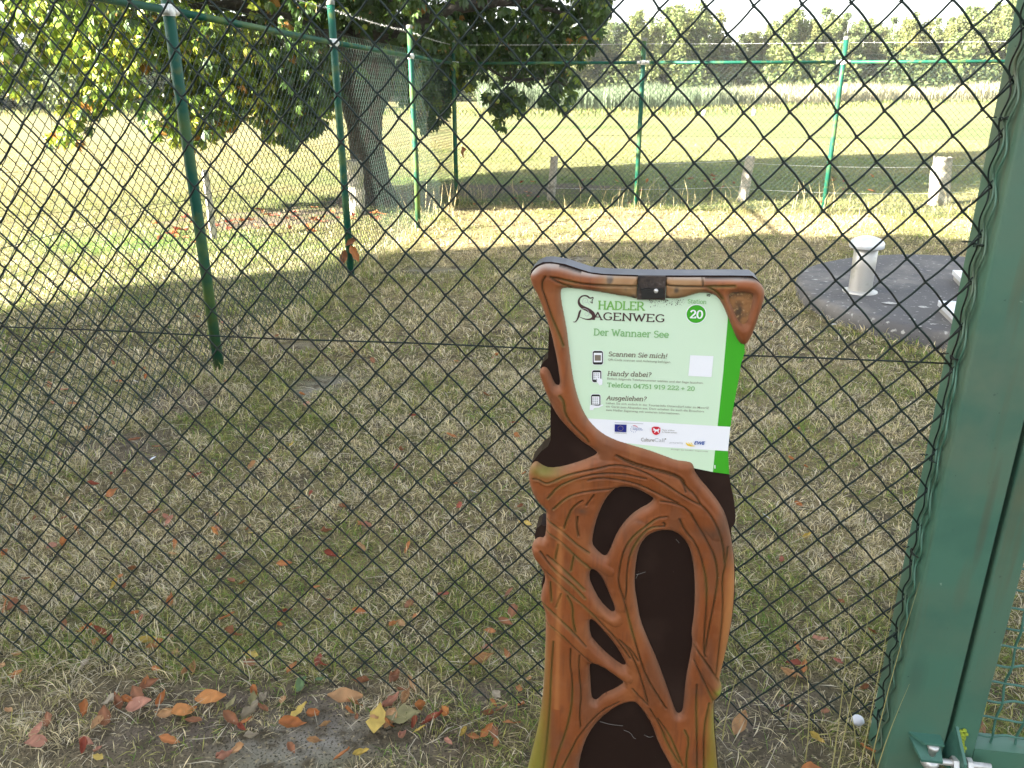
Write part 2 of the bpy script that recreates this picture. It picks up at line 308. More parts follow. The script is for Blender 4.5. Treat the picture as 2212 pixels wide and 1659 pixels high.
# ------------------------------------------------------------------ front chain link fence
SC = 1.1333; UA, VZ = .0382074*SC, .0415515*SC; A0, Z0 = .2515021*SC, H+(1.71392789-H)*SC
UZ, VA = .0005977*SC, .0002098*SC
def knot(c, r): return A0+UA*c+VA*r, Z0+UZ*c-VZ*r     # (a, z)
def strand_pts(rows, u, v, t, bow=.0026, fine=True):
    """one zigzag wire in local (a, b, z): left turn at even rows (a=0), right turn at odd rows (a=u)"""
    P = []
    for k in range(rows):
        a0, a1 = (0, u) if k % 2 == 0 else (u, 0); z0, z1 = -k*v, -(k+1)*v; s = 1 if k % 2 == 0 else -1; bb = -t*s
        e = t*1.1                                   # overshoot that hooks round the neighbour
        ex = -e if k % 2 == 0 else e
        if fine:
            P.append((a0+ex, 0, z0))
            for q in (.07, .30, .52, .75, .93):
                hump = 4*q*(1-q)*bow
                P.append((a0+(a1-a0)*q+(hump*.7 if s > 0 else hump*.55), bb*min(1, 8*q*(1-q)+.3), z0+(z1-z0)*q+(hump*.7 if s > 0 else -hump*.55)))
        else:
            P.append((a0+ex, 0, z0)); P.append((a0+(a1-a0)*.22+.001, bb*.8, z0+(z1-z0)*.22)); P.append((a0+(a1-a0)*.72+.0015, bb*.8, z0+(z1-z0)*.68))
    return np.array(P)
def to_w(P, az_=AZ): c, s = math.cos(az_), math.sin(az_); return np.stack([P[:, 0]*c+P[:, 1]*s, -P[:, 0]*s+P[:, 1]*c, P[:, 2]], 1)
fence = empty('chain_link_fence', FP(-.3, 0, 0)); tag(fence, 'nearest green chain link fence, its large diamond mesh filling the foreground', 'fence')
rows = 41
sm = mesh('wire_strand', *tube(to_w(strand_pts(rows, UA, VZ, .0024)), .00222, 6, True), M['wire'], True)
fl = np.array(fence.location)
for k in range(-46, 15):
    r0 = -6 if k % 2 == 0 else -5; a, z = knot(k, r0)
    o = link('wire_strand', sm, fence, FP(a, 0, z)-fl)
def wirepath(A, B, sag, n=24, wob=.0):
    t = np.linspace(0, 1, n); P = A+(B-A)*t[:, None]; P[:, 2] -= sag*4*t*(1-t); P[:, 2] += wob*np.sin(t*23); return P
for z1, z2 in ((1.038, 1.049),):
    MB().tube(wirepath(FP(-2.0, .006, z1), FP(.93, .004, z2), .006, 24, .0015), .0019, 6).out('tension_wire', M['wire'], fence, True)
GA = .935   # left face of the gate post
for nm, b0, ph, r0 in (('edge_wire', -.016, 0, .0026), ('edge_wire', -.034, .9, .0024), ('edge_wire', .004, .4, .0017)):
    z = np.arange(.02, 2.05, .0065); P = np.array([FP(GA-.006-.002*math.sin(q*70+ph), b0+.0085*math.sin(2*math.pi*q/(VZ*2)*1.0+ph)+.002*math.sin(q*31+ph), q) for q in z])
    MB().tube(P, r0, 6).out(nm, M['gate'] if b0 < 0 else M['wire'], fence, True)
for z in np.arange(.12, 2.0, .235):
    t = np.linspace(0, 4*math.pi, 26); P = np.array([FP(GA-.009-.0035*math.cos(q), -.010+.022*math.sin(q*.5+.3), z+.004*q/6+.003*math.sin(q)) for q in t])
    tail = [FP(GA-.012-.010*q, .014+.004*math.sin(9*q), z+.006+.003*math.sin(14*q)) for q in np.linspace(0, 1.6, 8)]
    MB().tube(P, .0014, 5).tube(tail, .0013, 5).out('wire_tie', M['wire'], fence, True)
for r in range(-6, 34, 2):    # stray mesh ends run on to the post edge
    a, z = knot(14, r)
    MB().tube(np.array([FP(a, 0, z), FP((a+GA)/2, -.004, z+.030), FP(GA-.006, -.012, z+.062)]), .0013, 5).out('mesh_end', M['wire'], fence, True)

# ------------------------------------------------------------------ gate post and gate
def rbox(a0, a1, b0, b1, z0, z1, rr, k=4):
    pts = []
    for cx, cy, st in ((a1-rr, b1-rr, 0), (a0+rr, b1-rr, 90), (a0+rr, b0+rr, 180), (a1-rr, b0+rr, 270)):
        for i in range(k+1): t = R_(st+90*i/k); pts.append((cx+rr*math.cos(t), cy+rr*math.sin(t)))
    n = len(pts); V = [FP(a, b, z) for z in (z0, z1) for a, b in pts]
    return np.array(V), [tuple(range(n))[::-1], tuple(range(n, 2*n))]+[(i, (i+1) % n, (i+1) % n+n, i+n) for i in range(n)]
post = empty('gate_post', FP(1.0, 0, 0)); tag(post, 'broad square green steel gate post at the right edge of the picture', 'gate post')
GW = .128
def gatepaint():
    m = M['gate']; n = m.node_tree; b = n.nodes['Principled BSDF']; src = b.inputs['Base Color'].links[0].from_socket
    tc = n.nodes.new('ShaderNodeTexCoord'); mp = n.nodes.new('ShaderNodeMapping'); mp.inputs['Scale'].default_value = (22, 22, 1.6); n.links.new(tc.outputs['Object'], mp.inputs[0])
    t = n.nodes.new('ShaderNodeTexNoise'); t.inputs['Scale'].default_value = 1; t.inputs['Detail'].default_value = 4; n.links.new(mp.outputs[0], t.inputs['Vector'])
    mr = n.nodes.new('ShaderNodeMapRange'); mr.inputs[1].default_value = .60; mr.inputs[2].default_value = .74; mr.inputs[4].default_value = .75; n.links.new(t.outputs[0], mr.inputs[0])
    mx = n.nodes.new('ShaderNodeMix'); mx.data_type = 'RGBA'; n.links.new(mr.outputs[0], mx.inputs[0]); n.links.new(src, mx.inputs[6]); mx.inputs[7].default_value = (.085, .095, .05, 1)
    src = mx.outputs[2]; o0 = FP(1.0, 0, 0); sx = n.nodes.new('ShaderNodeSeparateXYZ'); n.links.new(tc.outputs['Object'], sx.inputs[0])
    def mth(op, a, b_, c_=None):
        q = n.nodes.new('ShaderNodeMath'); q.operation = op
        for i, v in enumerate((a, b_)):
            if isinstance(v, (int, float)): q.inputs[i].default_value = v
            elif v is not None: n.links.new(v, q.inputs[i])
        return q.outputs[0]
    for a_, z_, ra, rz, col, st in ((GA+.098, .72, .013, .20, (.075, .065, .035), .75), (GA+.085, .55, .020, .10, (.09, .10, .06), .5), (GA+.03, .30, .03, .09, (.035, .07, .05), .5), (GA+.10, 1.25, .02, .25, (.08, .10, .07), .4), (GA+.06, 1.0, .02, .3, (.09, .14, .10), .4)):
        p0 = FP(a_, -.064, z_)-o0; dx = mth('DIVIDE', mth('SUBTRACT', sx.outputs[0], float(p0[0])), ra); dz = mth('DIVIDE', mth('SUBTRACT', sx.outputs[2], float(p0[2])), rz)
        rr_ = mth('ADD', mth('MULTIPLY', dx, dx), mth('MULTIPLY', dz, dz)); rr_ = mth('ADD', rr_, mth('MULTIPLY', t.outputs[0], 1.6)); k_ = mth('MULTIPLY', mth('MAXIMUM', mth('SUBTRACT', 1.55, rr_), 0.0), st)
        m2 = n.nodes.new('ShaderNodeMix'); m2.data_type = 'RGBA'; m2.clamp_factor = True; n.links.new(k_, m2.inputs[0]); n.links.new(src, m2.inputs[6]); m2.inputs[7].default_value = (*col, 1); src = m2.outputs[2]
    n.links.new(src, b.inputs['Base Color'])
gatepaint()
V, Fc = rbox(GA, GA+GW, -.064, .064, -.05, 2.15, .007, 4); part('steel_box_section', V, Fc, M['gate'], post, False)
V, Fc = rbox(GA-.003, GA+GW+.003, -.067, .067, 2.15, 2.156, .008, 4); part('cap_plate', V, Fc, M['gate'], post, False)
gate = empty('gate', FP(1.35, 0, 0)); tag(gate, 'green steel gate with crimped wire infill, cut by the right edge of the picture', 'gate')
ga = GA+GW+.012; g2 = ga+1.1
V, Fc = rbox(ga, ga+.060, -.058, .002, .03, 1.98, .006, 3); part('frame_upright', V, Fc, M['gate'], gate)
V, Fc = rbox(g2, g2+.060, -.058, .002, .03, 1.98, .006, 3); part('frame_upright', V, Fc, M['gate'], gate)
for z in (.035, 1.92):
    c0 = FP(ga+.060, -.056, z); MB().box(c0, FP(g2-ga-.060, 0, 0)-FP(0, 0, 0), FP(0, .056, 0)-FP(0, 0, 0), np.array([0, 0, .060])).out('frame_rail', M['gate'], gate)
M['crimp'] = mat('crimped_green_wire', (.050, .145, .108), .45, noise=[(20, (.03, .10, .075), .5, .7)])
zt = np.arange(.085, 1.94, .006)
for i, a in enumerate(np.arange(ga+.060+.045, g2, .058)):
    MB().tube(np.array([FP(a+.001*math.sin(z*40), -.028+.0045*math.sin(math.pi*(z-.14)/.052+math.pi*i), z) for z in zt]), .0030, 6).out('crimped_wire', M['crimp'], gate, True)
for j, z in enumerate(np.arange(.115, 1.93, .052)):
    MB().tube(np.array([FP(a, -.028+.0045*math.sin(math.pi*(a-ga)/.058+math.pi*j), z+.0014*math.sin(math.pi*(a-ga)/.029)) for a in np.arange(ga+.05, g2+.01, .008)]), .0030, 6).out('crimped_wire', M['crimp'], gate, True)
# hinge: lug on the post, eye bolt with nuts, triangular lug on the gate
hz = .075
hl = MB(); la, lb = GA+.062, GA+.112
hl.add(*prism([FP(la-.022, -.064, hz+.052), FP(lb, -.064, hz+.052), FP(lb, -.064-.030, hz+.050), FP(la+.004, -.064-.030, hz+.050)], (0, 0, .006)))
hl.add(*prism([FP(la+.002, -.105, hz+.016), FP(lb, -.105, hz+.016), FP(lb, -.060, hz+.048), FP(la-.02, -.060, hz+.048)], (0, 0, -.007)))
hl.out('hinge_lug', M['crimp'], post)
V, Fc = lathe(FP(la+.028, -.090, hz-.02), [(.0, -.01), (.009, -.01), (.009, .060), (.013, .060), (.013, .066), (.010, .069), (0, .069)], 14); part('hinge_pin', V, Fc, M['galv'], post, True)
eb = MB(); eb.add(*lathe(FP(la+.028, -.090, hz-.012), [(.011, 0), (.019, .002), (.021, .011), (.019, .020), (.011, .022)], 16))
xs_ = np.arange(0, .125, .0025); eb.tube(np.array([FP(la+.042+x, -.088, hz) for x in xs_]), [.0075+.0008*(i % 2) for i in range(len(xs_))], 12)
eb.out('eye_bolt', M['galv'], gate, True)
def nut(a, b, z, w_=.012, rr=.016):
    V = []; 
    for q in (0, w_):
        for j in range(6): t = math.pi/3*j; V.append(FP(a+q, b+rr*math.cos(t), z+rr*math.sin(t)))
    return np.array(V), [tuple(range(6)), tuple(range(11, 5, -1))]+[(j, j+6, (j+1) % 6+6, (j+1) % 6) for j in range(6)]
for a in (lb+.028, lb+.060): part('nut', *nut(a, -.088, hz), M['galv'], gate)
lg = MB(); pa = GA+GW+.004
lg.add(*prism([FP(lb+.044, -.112, hz-.03), FP(lb+.044, -.112, hz+.020), FP(lb+.030, -.050, hz+.092), FP(lb+.018, -.050, hz-.03)], FP(.007, 0, 0)-FP(0, 0, 0))); lg.out('gate_lug', M['crimp'], gate)
mv = []; 
mm = MB(); r = np.random.default_rng(3)
for i in range(26):
    t = i/25; c = FP(lb+.045+.012*t+r.normal(0, .003), -.062-.004*r.random(), hz+.075-.055*t+r.normal(0, .004)); V, Fc = lathe(c, [(.002, -.004), (.006, 0), (.004, .004), (.001, .006)], 6); mm.add(V, Fc)
mm.out('moss_cushion', M['moss'], gate, True)

# ------------------------------------------------------------------ left and back fences
def post_part(fen, xy, ztop, idx, capm=True):
    r = np.random.default_rng(idx); x, y = xy
    MB().tube([(x, y, -.05), (x+r.normal(0, .003), y, .8), (x, y, 1.5), (x, y, ztop)], .030, 14).out('post', M['post'], fen, True)
    if capm: V, Fc = lathe((x, y, ztop-.02), [(.0325, 0), (.034, .004), (.034, .028), (.028, .036), (0, .038)], 14); part('post_cap', V, Fc, M['capm'], fen, True)
def clamp(fen, xy, z, d):
    x, y = xy; V, Fc = lathe((x, y, z-.028), [(.0325, 0), (.0335, .002), (.0335, .054), (.0325, .056)], 16); mb = MB().add(V, Fc)
    mb.box((x-.012, y-.055, z-.020), (.008, 0, 0), (0, .030, 0), (0, 0, .040)).box((x+.010, y-.055, z-.020), (.008, 0, 0), (0, .030, 0), (0, 0, .040))
    for s in (-1, 1): p = np.array([x, y, z]); q = np.array([d[0], d[1], 0]); mb.tube([p+q*s*.034, p+q*s*.078], .0225, 10)
    mb.out('clamp', M['band'], fen, True)
def mesh_stuff(name, P0, P1, zt0, zt1, zb, fen):
    d = np.append(P1-P0, 0); Lh = np.linalg.norm(d); d /= Lh; nrm = np.array([d[1], -d[0], 0]); u = v = .0352; n = int(Lh/(2*u)); VV = []; FF = []; off = 0
    for i in range(2*n):
        a = i*u; t = a/Lh; zt = zt0+(zt1-zt0)*t; rows_ = int((zt-zb)/v); P = strand_pts(rows_, u, v, .0018, fine=False)
        # start on the right phase
        z0 = zt-(v if i % 2 else 0)
        W = P0[0]*np.array([1, 0, 0])+P0[1]*np.array([0, 1, 0])+d*(P[:, :1]+a)+nrm*(P[:, 1:2]*1.0)+np.array([0, 0, 1])*(P[:, 2:3]+z0)
        Vt, Ft = tube(W, .0024, 3, False); VV.append(Vt); FF.append(np.array(Ft)+off); off += len(Vt)
    o = part(name, np.concatenate(VV), np.concatenate(FF), M['wire_far'], fen, False); o['kind'] = 'stuff'; return o
def barbed(A, B, fen, sag=.02, step=.075, seed=0):
    r = np.random.default_rng(seed); P = wirepath(A, B, sag, 40); mb = MB(); L = np.linalg.norm(B-A); t = np.linspace(0, 1, int(L/.012))
    base = wirepath(A, B, sag, len(t))
    for ph in (0, math.pi):
        q = base.copy(); q[:, 2] += .0016*np.sin(t*L/.03*2+ph); q[:, 0] += .0016*np.cos(t*L/.03*2+ph); mb.tube(q, .0013, 4, False)
    for s in np.arange(.03, L, step):
        c = wirepath(A, B, sag, 200)[min(199, int(s/L*199))]
        for _ in range(2):
            d = r.normal(0, 1, 3); d /= np.linalg.norm(d); mb.tube([c-d*.017, c+d*.017], [.0010, .0016][0], 4)
        mb.tube([c-(B-A)/L*.006, c+(B-A)/L*.006], .0034, 5)
    return mb.out('barbed_wire', M['galv'], fen, True)
RZ = [1.985, 1.948, 1.896, 1.866, 1.835]; TZ = [2.30, 2.26, 2.185, 2.157, 2.112]
lf = empty('chain_link_fence', (*LP[2], 0)); tag(lf, 'green chain link fence on the left running away towards the chestnut tree', 'fence')
for i, p in enumerate(LP): post_part(lf, p, TZ[i], i)
dL = (LP[-1]-LP[0])/np.linalg.norm(LP[-1]-LP[0])
for i in range(4): MB().tube([(*(LP[i]+dL*.03), RZ[i]), (*(LP[i+1]-dL*.03), RZ[i+1])], .0195, 12).out('top_rail', M['post'], lf, True)
for i in range(4): clamp(lf, LP[i], RZ[i], dL)
nl = np.array([dL[1], -dL[0]])
for i in range(4): mesh_stuff('chain_link_mesh', LP[i]-nl*.034, LP[i+1]-nl*.034, RZ[i]+.075, RZ[i+1]+.075, .0, lf)
for i in range(4): barbed(np.array([*LP[i], TZ[i]-.05]), np.array([*LP[i+1], TZ[i+1]-.05]), lf, .012, .075, i)
for z in (.05, 1.0): MB().tube(np.array([[*(p-nl*.036), z] for p in LP]), .0016, 4).out('tension_wire', M['wire_far'], lf)
MB().tube(np.array([[*(p-nl*.034), q+.075] for p, q in zip(LP, RZ)]), .0016, 4).out('edge_wire', M['wire_far'], lf)
bf = empty('chain_link_fence', (*BP[2], 0)); tag(bf, 'green chain link fence along the back of the lawn, in front of the wooden posts', 'fence')
RB = [1.835, 1.830, 1.818, 1.812, 1.806]; TB = [2.112, 2.10, 2.085, 2.08, 2.07]
dB = (BP[-1]-BP[0])/np.linalg.norm(BP[-1]-BP[0]); nb = np.array([dB[1], -dB[0]])
for i in range(1, 5): post_part(bf, BP[i], TB[i], 10+i)
for i in range(4): MB().tube([(*(BP[i]+dB*.03), RB[i]), (*(BP[i+1]-dB*.03), RB[i+1])], .0185, 12).out('top_rail', M['post'], bf, True)
for i in range(0, 5): clamp(bf if i else lf, BP[i], RB[i], dB)
for i in range(4): mesh_stuff('chain_link_mesh', BP[i]-nb*.034, BP[i+1]-nb*.034, RB[i]+.06, RB[i+1]+.06, .0, bf)
for i in range(4): barbed(np.array([*BP[i], TB[i]-.05]), np.array([*BP[i+1], TB[i+1]-.05]), bf, .006, .075, 20+i)
zz = atY(1500, 293, 10.9)[2]
for z in (.05, zz, RB[0]+.06): MB().tube(np.array([[*(p-nb*.036), z] for p in BP]), .0016, 4).out('tension_wire', M['wire_far'], bf)

# ------------------------------------------------------------------ concrete slab, vent, hatches
slab = empty('concrete_slab', (PX, PY, 0)); tag(slab, 'round dark concrete shaft cover on the lawn at the right', 'concrete slab')
th = np.linspace(0, 2*math.pi, 97)[:-1]; SZ = .115
V = [(PX, PY, SZ)]; rr = [.5, .95, .985, 1.0, 1.005, 1.0]; zz_ = [SZ+.004, SZ, SZ-.004, SZ-.02, .05, -.05]
for q, z in zip(rr, zz_):
    for t in th: V.append((PX+PR*q*math.cos(t)*(1+.004*math.sin(7*t+z*30)), PY+PR*q*math.sin(t), z+.003*math.sin(5*t)))
n = 96; Fc = [(0, 1+j, 1+(j+1) % n) for j in range(n)]+[(1+i*n+j, 1+(i+1)*n+j, 1+(i+1)*n+(j+1) % n, 1+i*n+(j+1) % n) for i in range(5) for j in range(n)]
part('slab', V, Fc, M['concrete'], slab, True)
mb = MB(); r = np.random.default_rng(8)
for px, py, s in [(1997, 663, .035), (1970, 690, .028), (2017, 700, .024), (1760, 604, .02), (1740, 586, .03), (1860, 640, .02), (1800, 700, .022), (2030, 640, .015), (1925, 655, .05), (1745, 640, .02), (1900, 610, .015), (1985, 705, .02), (1775, 680, .014)]:
    g = G(px, py, SZ+.004); V = [g+np.array([s*(1+.3*r.normal())*math.cos(t), .7*s*(1+.3*r.normal())*math.sin(t), .0015]) for t in np.linspace(0, 6.28, 10)[:-1]]; mb.add(V, [tuple(range(9))])
mb.out('lichen_spot', mat('pale_lichen', (.42, .42, .39), .9, noise=[(60, (.25, .25, .24), .45, .6)]), slab)
vp = G(1857, 630, SZ); vent = empty('vent_pipe', vp); tag(vent, 'short steel vent pipe with mushroom cap on the concrete slab', 'vent pipe')
V, Fc = lathe(vp, [(.125, 0), (.125, .008), (.090, .012), (.088, .016)], 28); part('base_flange', V, Fc, M['steel'], vent, True)
V, Fc = lathe(vp, [(.083, .012), (.083, .20), (.083, .37)], 28); part('pipe', V, Fc, M['steel'], vent, True)
V, Fc = lathe(vp, [(.080, .335), (.118, .335), (.122, .340), (.122, .368), (.114, .382), (.090, .400), (.055, .414), (.02, .420), (0, .421)], 32); part('cap', V, Fc, M['hatch'], vent, True)
for cpx, e1, e2, lab in (((2027, 649), (2050, 671), (2065, 638), 'nearer grey steel hatch lid on the concrete slab, cut off by the gate post'), ((2058, 583), (2072, 597), (2077, 579.5), 'farther grey steel hatch lid on the concrete slab, cut off by the gate post')):
    z = SZ+.075; c = G(*cpx, z); u = G(*e1, z)-c; v = G(*e2, z)-c; u[2] = v[2] = 0; u /= np.linalg.norm(u); v = np.array([-u[1], u[0], 0]) if (np.cross(u, v)[2] > 0) else np.array([u[1], -u[0], 0])
    t = empty('hatch', c*[1, 1, 0]+np.array([0, 0, SZ])); tag(t, lab, 'hatch', 'steel hatches on the concrete slab')
    b0 = c.copy(); b0[2] = SZ; MB().box(b0+u*.012+v*.012, u*.556, v*.556, (0, 0, .040)).out('kerb_frame', M['steel'], t)
    MB().box(b0+np.array([0, 0, .040]), u*.58, v*.58, (0, 0, .035)).out('lid', M['hatch'], t)
    MB().box(b0+u*.03+v*.27+np.array([0, 0, .075]), u*.02, v*.06, (0, 0, .012)).out('lifting_tab', M['galv'], t)

# ------------------------------------------------------------------ pasture posts and wires
def wpost(name, base, top, r0, lab, mt=None, seed=0, k=10):
    r = np.random.default_rng(seed); base = np.array(base, float); top = np.array(top, float); t = np.linspace(-.06, 1, 8)
    P = base+(top-base)*t[:, None]; P[1:-1, :2] += r.normal(0, r0*.06, (6, 2)); rad = r0*(1.06-.14*t)
    V, Fc = tube(P, rad, k); ang = 1+.14*r.normal(size=k); V = V.reshape(8, k, 3); V = P[:, None, :]+(V-P[:, None, :])*ang[None, :, None]; V[-1, :, 2] += r.normal(0, r0*.18, k); V = V.reshape(-1, 3)
    return V, Fc
def top_of(base, px, py): return atY(px, py, base[1])
pf = empty('pasture_fence', (3.3, 11.6, 0)); tag(pf, 'old pasture fence of weathered wooden posts and wire behind the back chain link fence', 'fence')
for (bx, by), (tx, ty), r0, sd in (((1190, 430), (1198, 338), .062, 1), ((1604, 432), (1621, 338), .072, 2), ((2024, 440), (2036, 341), .115, 3)):
    b = G(bx, by); V, Fc = wpost('', b, top_of(b, tx, ty), r0, '', seed=sd); part('wooden_post', V, Fc, M['oldwood'], pf)
b = G(2024, 440); V, Fc = wpost('', b+[.09, -.05, 0], top_of(b, 2046, 344)+[.0, -.05, 0], .045, '', seed=9); part('split_stave', V, Fc, M['oldwood'], pf)
pw = [G(770, 462), G(1190, 430), G(1604, 432), G(2024, 440), G(2600, 436)]
for z in (.16, .52): MB().tube(np.concatenate([wirepath(np.array([*pw[i][:2], z]), np.array([*pw[i+1][:2], z+(.03 if i % 2 else -.02)]), .03, 10) for i in range(1, 4)]), .0022, 4).out('fence_wire', M['galv'], pf)
st = G(768, 462); V, Fc = wpost('', st, top_of(st, 762, 346), .115, '', seed=5); o = part('fence_post', V, Fc, mat('pale_old_post', (.46, .43, .35), .9, noise=[(6, (.30, .30, .16), .45, .62), (30, (.2, .17, .13), .58, .7)], bump=(30, .8, .01)), None, base=st); tag(o, 'thick pale weathered post leaning beside the chestnut trunk', 'post')
lp = empty('pasture_fence', G(462, 512)); tag(lp, 'thin grey pasture post with sagging wires outside the left chain link fence', 'fence')
b = G(462, 512); tp = top_of(b, 443, 366); V, Fc = wpost('', b, tp, .034, '', seed=6); part('wooden_post', V, Fc, M['oldwood'], lp)
far = b+(b-st)*2.2
for z, z2 in ((.80, .98), (.42, .55)):
    MB().tube(np.concatenate([wirepath(np.array([far[0], far[1], z+.25]), np.array([b[0], b[1], z]), .05, 12), wirepath(np.array([b[0], b[1], z]), np.array([st[0], st[1], z2-.05]), .02, 8)]), .0020, 4).out('fence_wire', M['wire'], lp)

# ------------------------------------------------------------------ chestnut tree
def leafmesh(nl, seed, droop, col, scale=1.0):
    r = np.random.default_rng(seed); V = []; Fc = []; Cc = []
    for i in range(nl):
        a = (i-(nl-1)/2)*(math.radians(250)/nl)+r.normal(0, .06); L = (.116-.032*abs(i-(nl-1)/2)/((nl-1)/2))*scale*(1+.1*r.normal()); Wd = L*.21
        dr = droop+r.normal(0, .12); n0 = len(V); side = np.array([-math.sin(a), math.cos(a), 0.])
        def pt(t, s):
            rad = L*t; q = np.array([math.cos(a)*rad*math.cos(dr*t), math.sin(a)*rad*math.cos(dr*t), -rad*math.sin(dr*t*1.2)]); return q+side*s+np.array([0, 0, .35*abs(s)])
        V += [pt(.02, 0), pt(.62, 0), pt(1, 0), pt(.66, -Wd), pt(.66, Wd)]
        Fc += [(n0, n0+1, n0+3), (n0+1, n0+2, n0+3), (n0, n0+4, n0+1), (n0+1, n0+4, n0+2)]
        k = .8+.4*r.random(); Cc += [np.array(col)*k]*5
        if r.random() < .22: Cc[-3] = np.array([.30, .13, .03])
    return np.array(V), Fc, np.array(Cc)
LG = [(.070, .125, .022), (.045, .090, .022), (.16, .24, .035), (.30, .35, .045), (.34, .17, .035)]
def rotm(r, down=.5):
    yaw = r.random()*2*math.pi; q = Matrix.Rotation(yaw, 3, 'Z') @ Matrix.Rotation(r.normal(down, .45), 3, 'Y') @ Matrix.Rotation(r.normal(0, .4), 3, 'X'); return np.array(q)
# lower outline of the hanging foliage as seen towards the tree, given at the tree's own distance
LOW = [(-80, 150), (0, 215), (60, 235), (115, 275), (150, 300), (215, 300), (245, 235), (330, 212), (372, 225), (392, 292), (440, 312), (480, 290), (560, 262), (600, 290), (645, 318), (690, 270), (715, 255), (745, 205), (790, 150), (850, 160), (880, 225), (905, 255), (930, 290), (955, 270), (975, 205), (1000, 175), (1040, 205), (1085, 272), (1115, 250), (1150, 200), (1215, 245), (1245, 232), (1250, 150), (1290, 85), (1312, 30), (1320, -20), (1400, -220)]
YC = 10.6
low = np.array([[atY(px, py, YC if px < 860 else 12.2)[0], atY(px, py, YC if px < 860 else 12.2)[2]] for px, py in LOW]); low = low[np.argsort(low[:, 0])]
def zlow(x): return np.interp(x, low[:, 0], low[:, 1])
tree = empty('chestnut_tree', G(800, 436)); tag(tree, 'big horse chestnut tree with hanging leaves and dark trunk at the back left', 'tree')
tb = G(800, 436)
def T(px, py, Y): return atY(px, py, Y)
tr = [(tb+[0, 0, -.1], .42), (tb+[.02, 0, .08], .33), (T(800, 385, tb[1]), .255), (T(795, 330, tb[1]), .225), (T(788, 285, tb[1]), .235), (T(785, 245, tb[1]), .27), (T(790, 205, tb[1]), .33), (T(800, 160, tb[1]), .36), (T(800, 100, tb[1]), .36), (T(805, 0, tb[1]), .32), (T(800, -140, tb[1]), .26), (T(805, -300, tb[1]), .18), (T(800, -480, tb[1]), .09)]
V, Fc = tube([q[0] for q in tr], [q[1] for q in tr], 16)
V = np.array(V).reshape(len(tr), 16, 3); cc_ = np.array([q[0] for q in tr])[:, None, :]; rr_ = np.random.default_rng(2)
fl_ = 1+.06*rr_.normal(size=(len(tr), 16)); fl_[0] += .55*np.maximum(0, np.sin(np.arange(16)*math.pi/8*2.5)); fl_[1] += .25*np.maximum(0, np.sin(np.arange(16)*math.pi/8*2.5)); V = (cc_+(V-cc_)*fl_[:, :, None]).reshape(-1, 3)
part('trunk', V, Fc, M['bark'], tree, True)
r = np.random.default_rng(12)
for k, (px, py, Y, e, r0) in enumerate([(795, 150, 11.4, (330, 30, 10.6), .13), (790, 120, 11.5, (120, 90, 10.6), .11), (800, 130, 11.5, (560, 130, 10.2), .10), (810, 100, 11.5, (1220, 30, 12.2), .12), (812, 150, 11.5, (1090, 170, 12.2), .07), (800, 60, 11.6, (1000, -200, 12.5), .13), (800, 40, 11.6, (500, -250, 12.5), .13), (805, 180, 11.6, (960, 120, 12.4), .08), (800, 0, 11.6, (150, -160, 11.6), .12), (1090, 170, 12.2, (1235, 190, 12.1), .03), (1090, 170, 12.2, (1100, 225, 12.1), .02)]):
    A = atY(px, py, Y); B = atY(*e); t = np.linspace(0, 1, 9); P = A+(B-A)*t[:, None]; P[:, 2] += .35*np.sin(t*math.pi)*(1 if k < 9 else .1); P += r.normal(0, .035, P.shape)*(t*(1-t)*4)[:, None]
    MB().tube(P, r0*(1.05-.85*t), 8).out('limb', M['bark'], tree, True)
# leaf positions
def crown_pts(n, r):
    P = []
    while len(P) < n:
        m = 4000; x = low[0, 0]-1+(low[-1, 0]-low[0, 0]+1)*r.random(m); z = .3+7.4*r.random(m)**1.25; y = 7.9+6.6*r.random(m)
        cx, cz = -3.1, 4.2
        cy = 11.9+.2*np.minimum(x+3.0, 0); e = ((x-cx)/(4.7))**2+((z-cz)/4.2)**2+((y-cy)/2.7)**2
        yc = np.where(x > -1.75, 12.2, 10.6+.18*np.minimum(x+3, 0)); zl = zlow(x)+np.abs(y-yc)*.42*(y > yc)+np.maximum(0, yc-.6-y)*.8
        dens = vnoise(x*1.0+y*.6, z, .42, 71); d2 = z-zl
        ok = ~inplot(x-.35, y-.3) & (z > zl) & (e < 1.15) & ((r.random(m) < np.where(d2 < .9, 1.5, .55)*np.clip(dens*2.0-.45, .03, 1)))
        # open windows around the fork of the trunk and left of the first post
        P += [q for q in zip(x[ok], y[ok], z[ok])]
    return np.array(P[:n])
NLV = 23000
P = crown_pts(NLV, np.random.default_rng(77))
lv = [leafmesh(7 if i % 2 else 6, 30+i, .7+.12*(i % 4), LG[[0, 1, 2, 0, 1, 3, 2, 4][i]], 1.0) for i in range(8)]
# the leaves seen largest / lowest become parts of their own
d2 = P[:, 2]-zlow(P[:, 0])+np.abs(P[:, 1]-np.where(P[:, 0] > -1.75, 12.0, 10.3))*.5; order = np.argsort(d2)
lme = [mesh('leaf', a-0, b, M['leaf'], False, c) for a, b, c in lv]
tl = np.array(tree.location); r = np.random.default_rng(5)
def pickv(r, x): 
    p = [.26, .36, .08, .10, .14, .02, .03, .01] if x > -2.7 else [.06, .02, .30, .04, .10, .28, .18, .02]  # shade in the colour: darker leaves on the right, sunlit yellow-green on the left
    return r.choice(8, p=np.array(p)/sum(p))
for i in order[:290]:
    k = pickv(r, P[i, 0]); o = link('leaf', lme[k], tree, P[i]-tl); q = rotm(r, .75); o.rotation_euler = Matrix(q.tolist()).to_euler(); s = 1.05+.35*r.random(); o.scale = (s, s, s)
VV = []; CC = []; F3 = []; F4 = []; off = 0
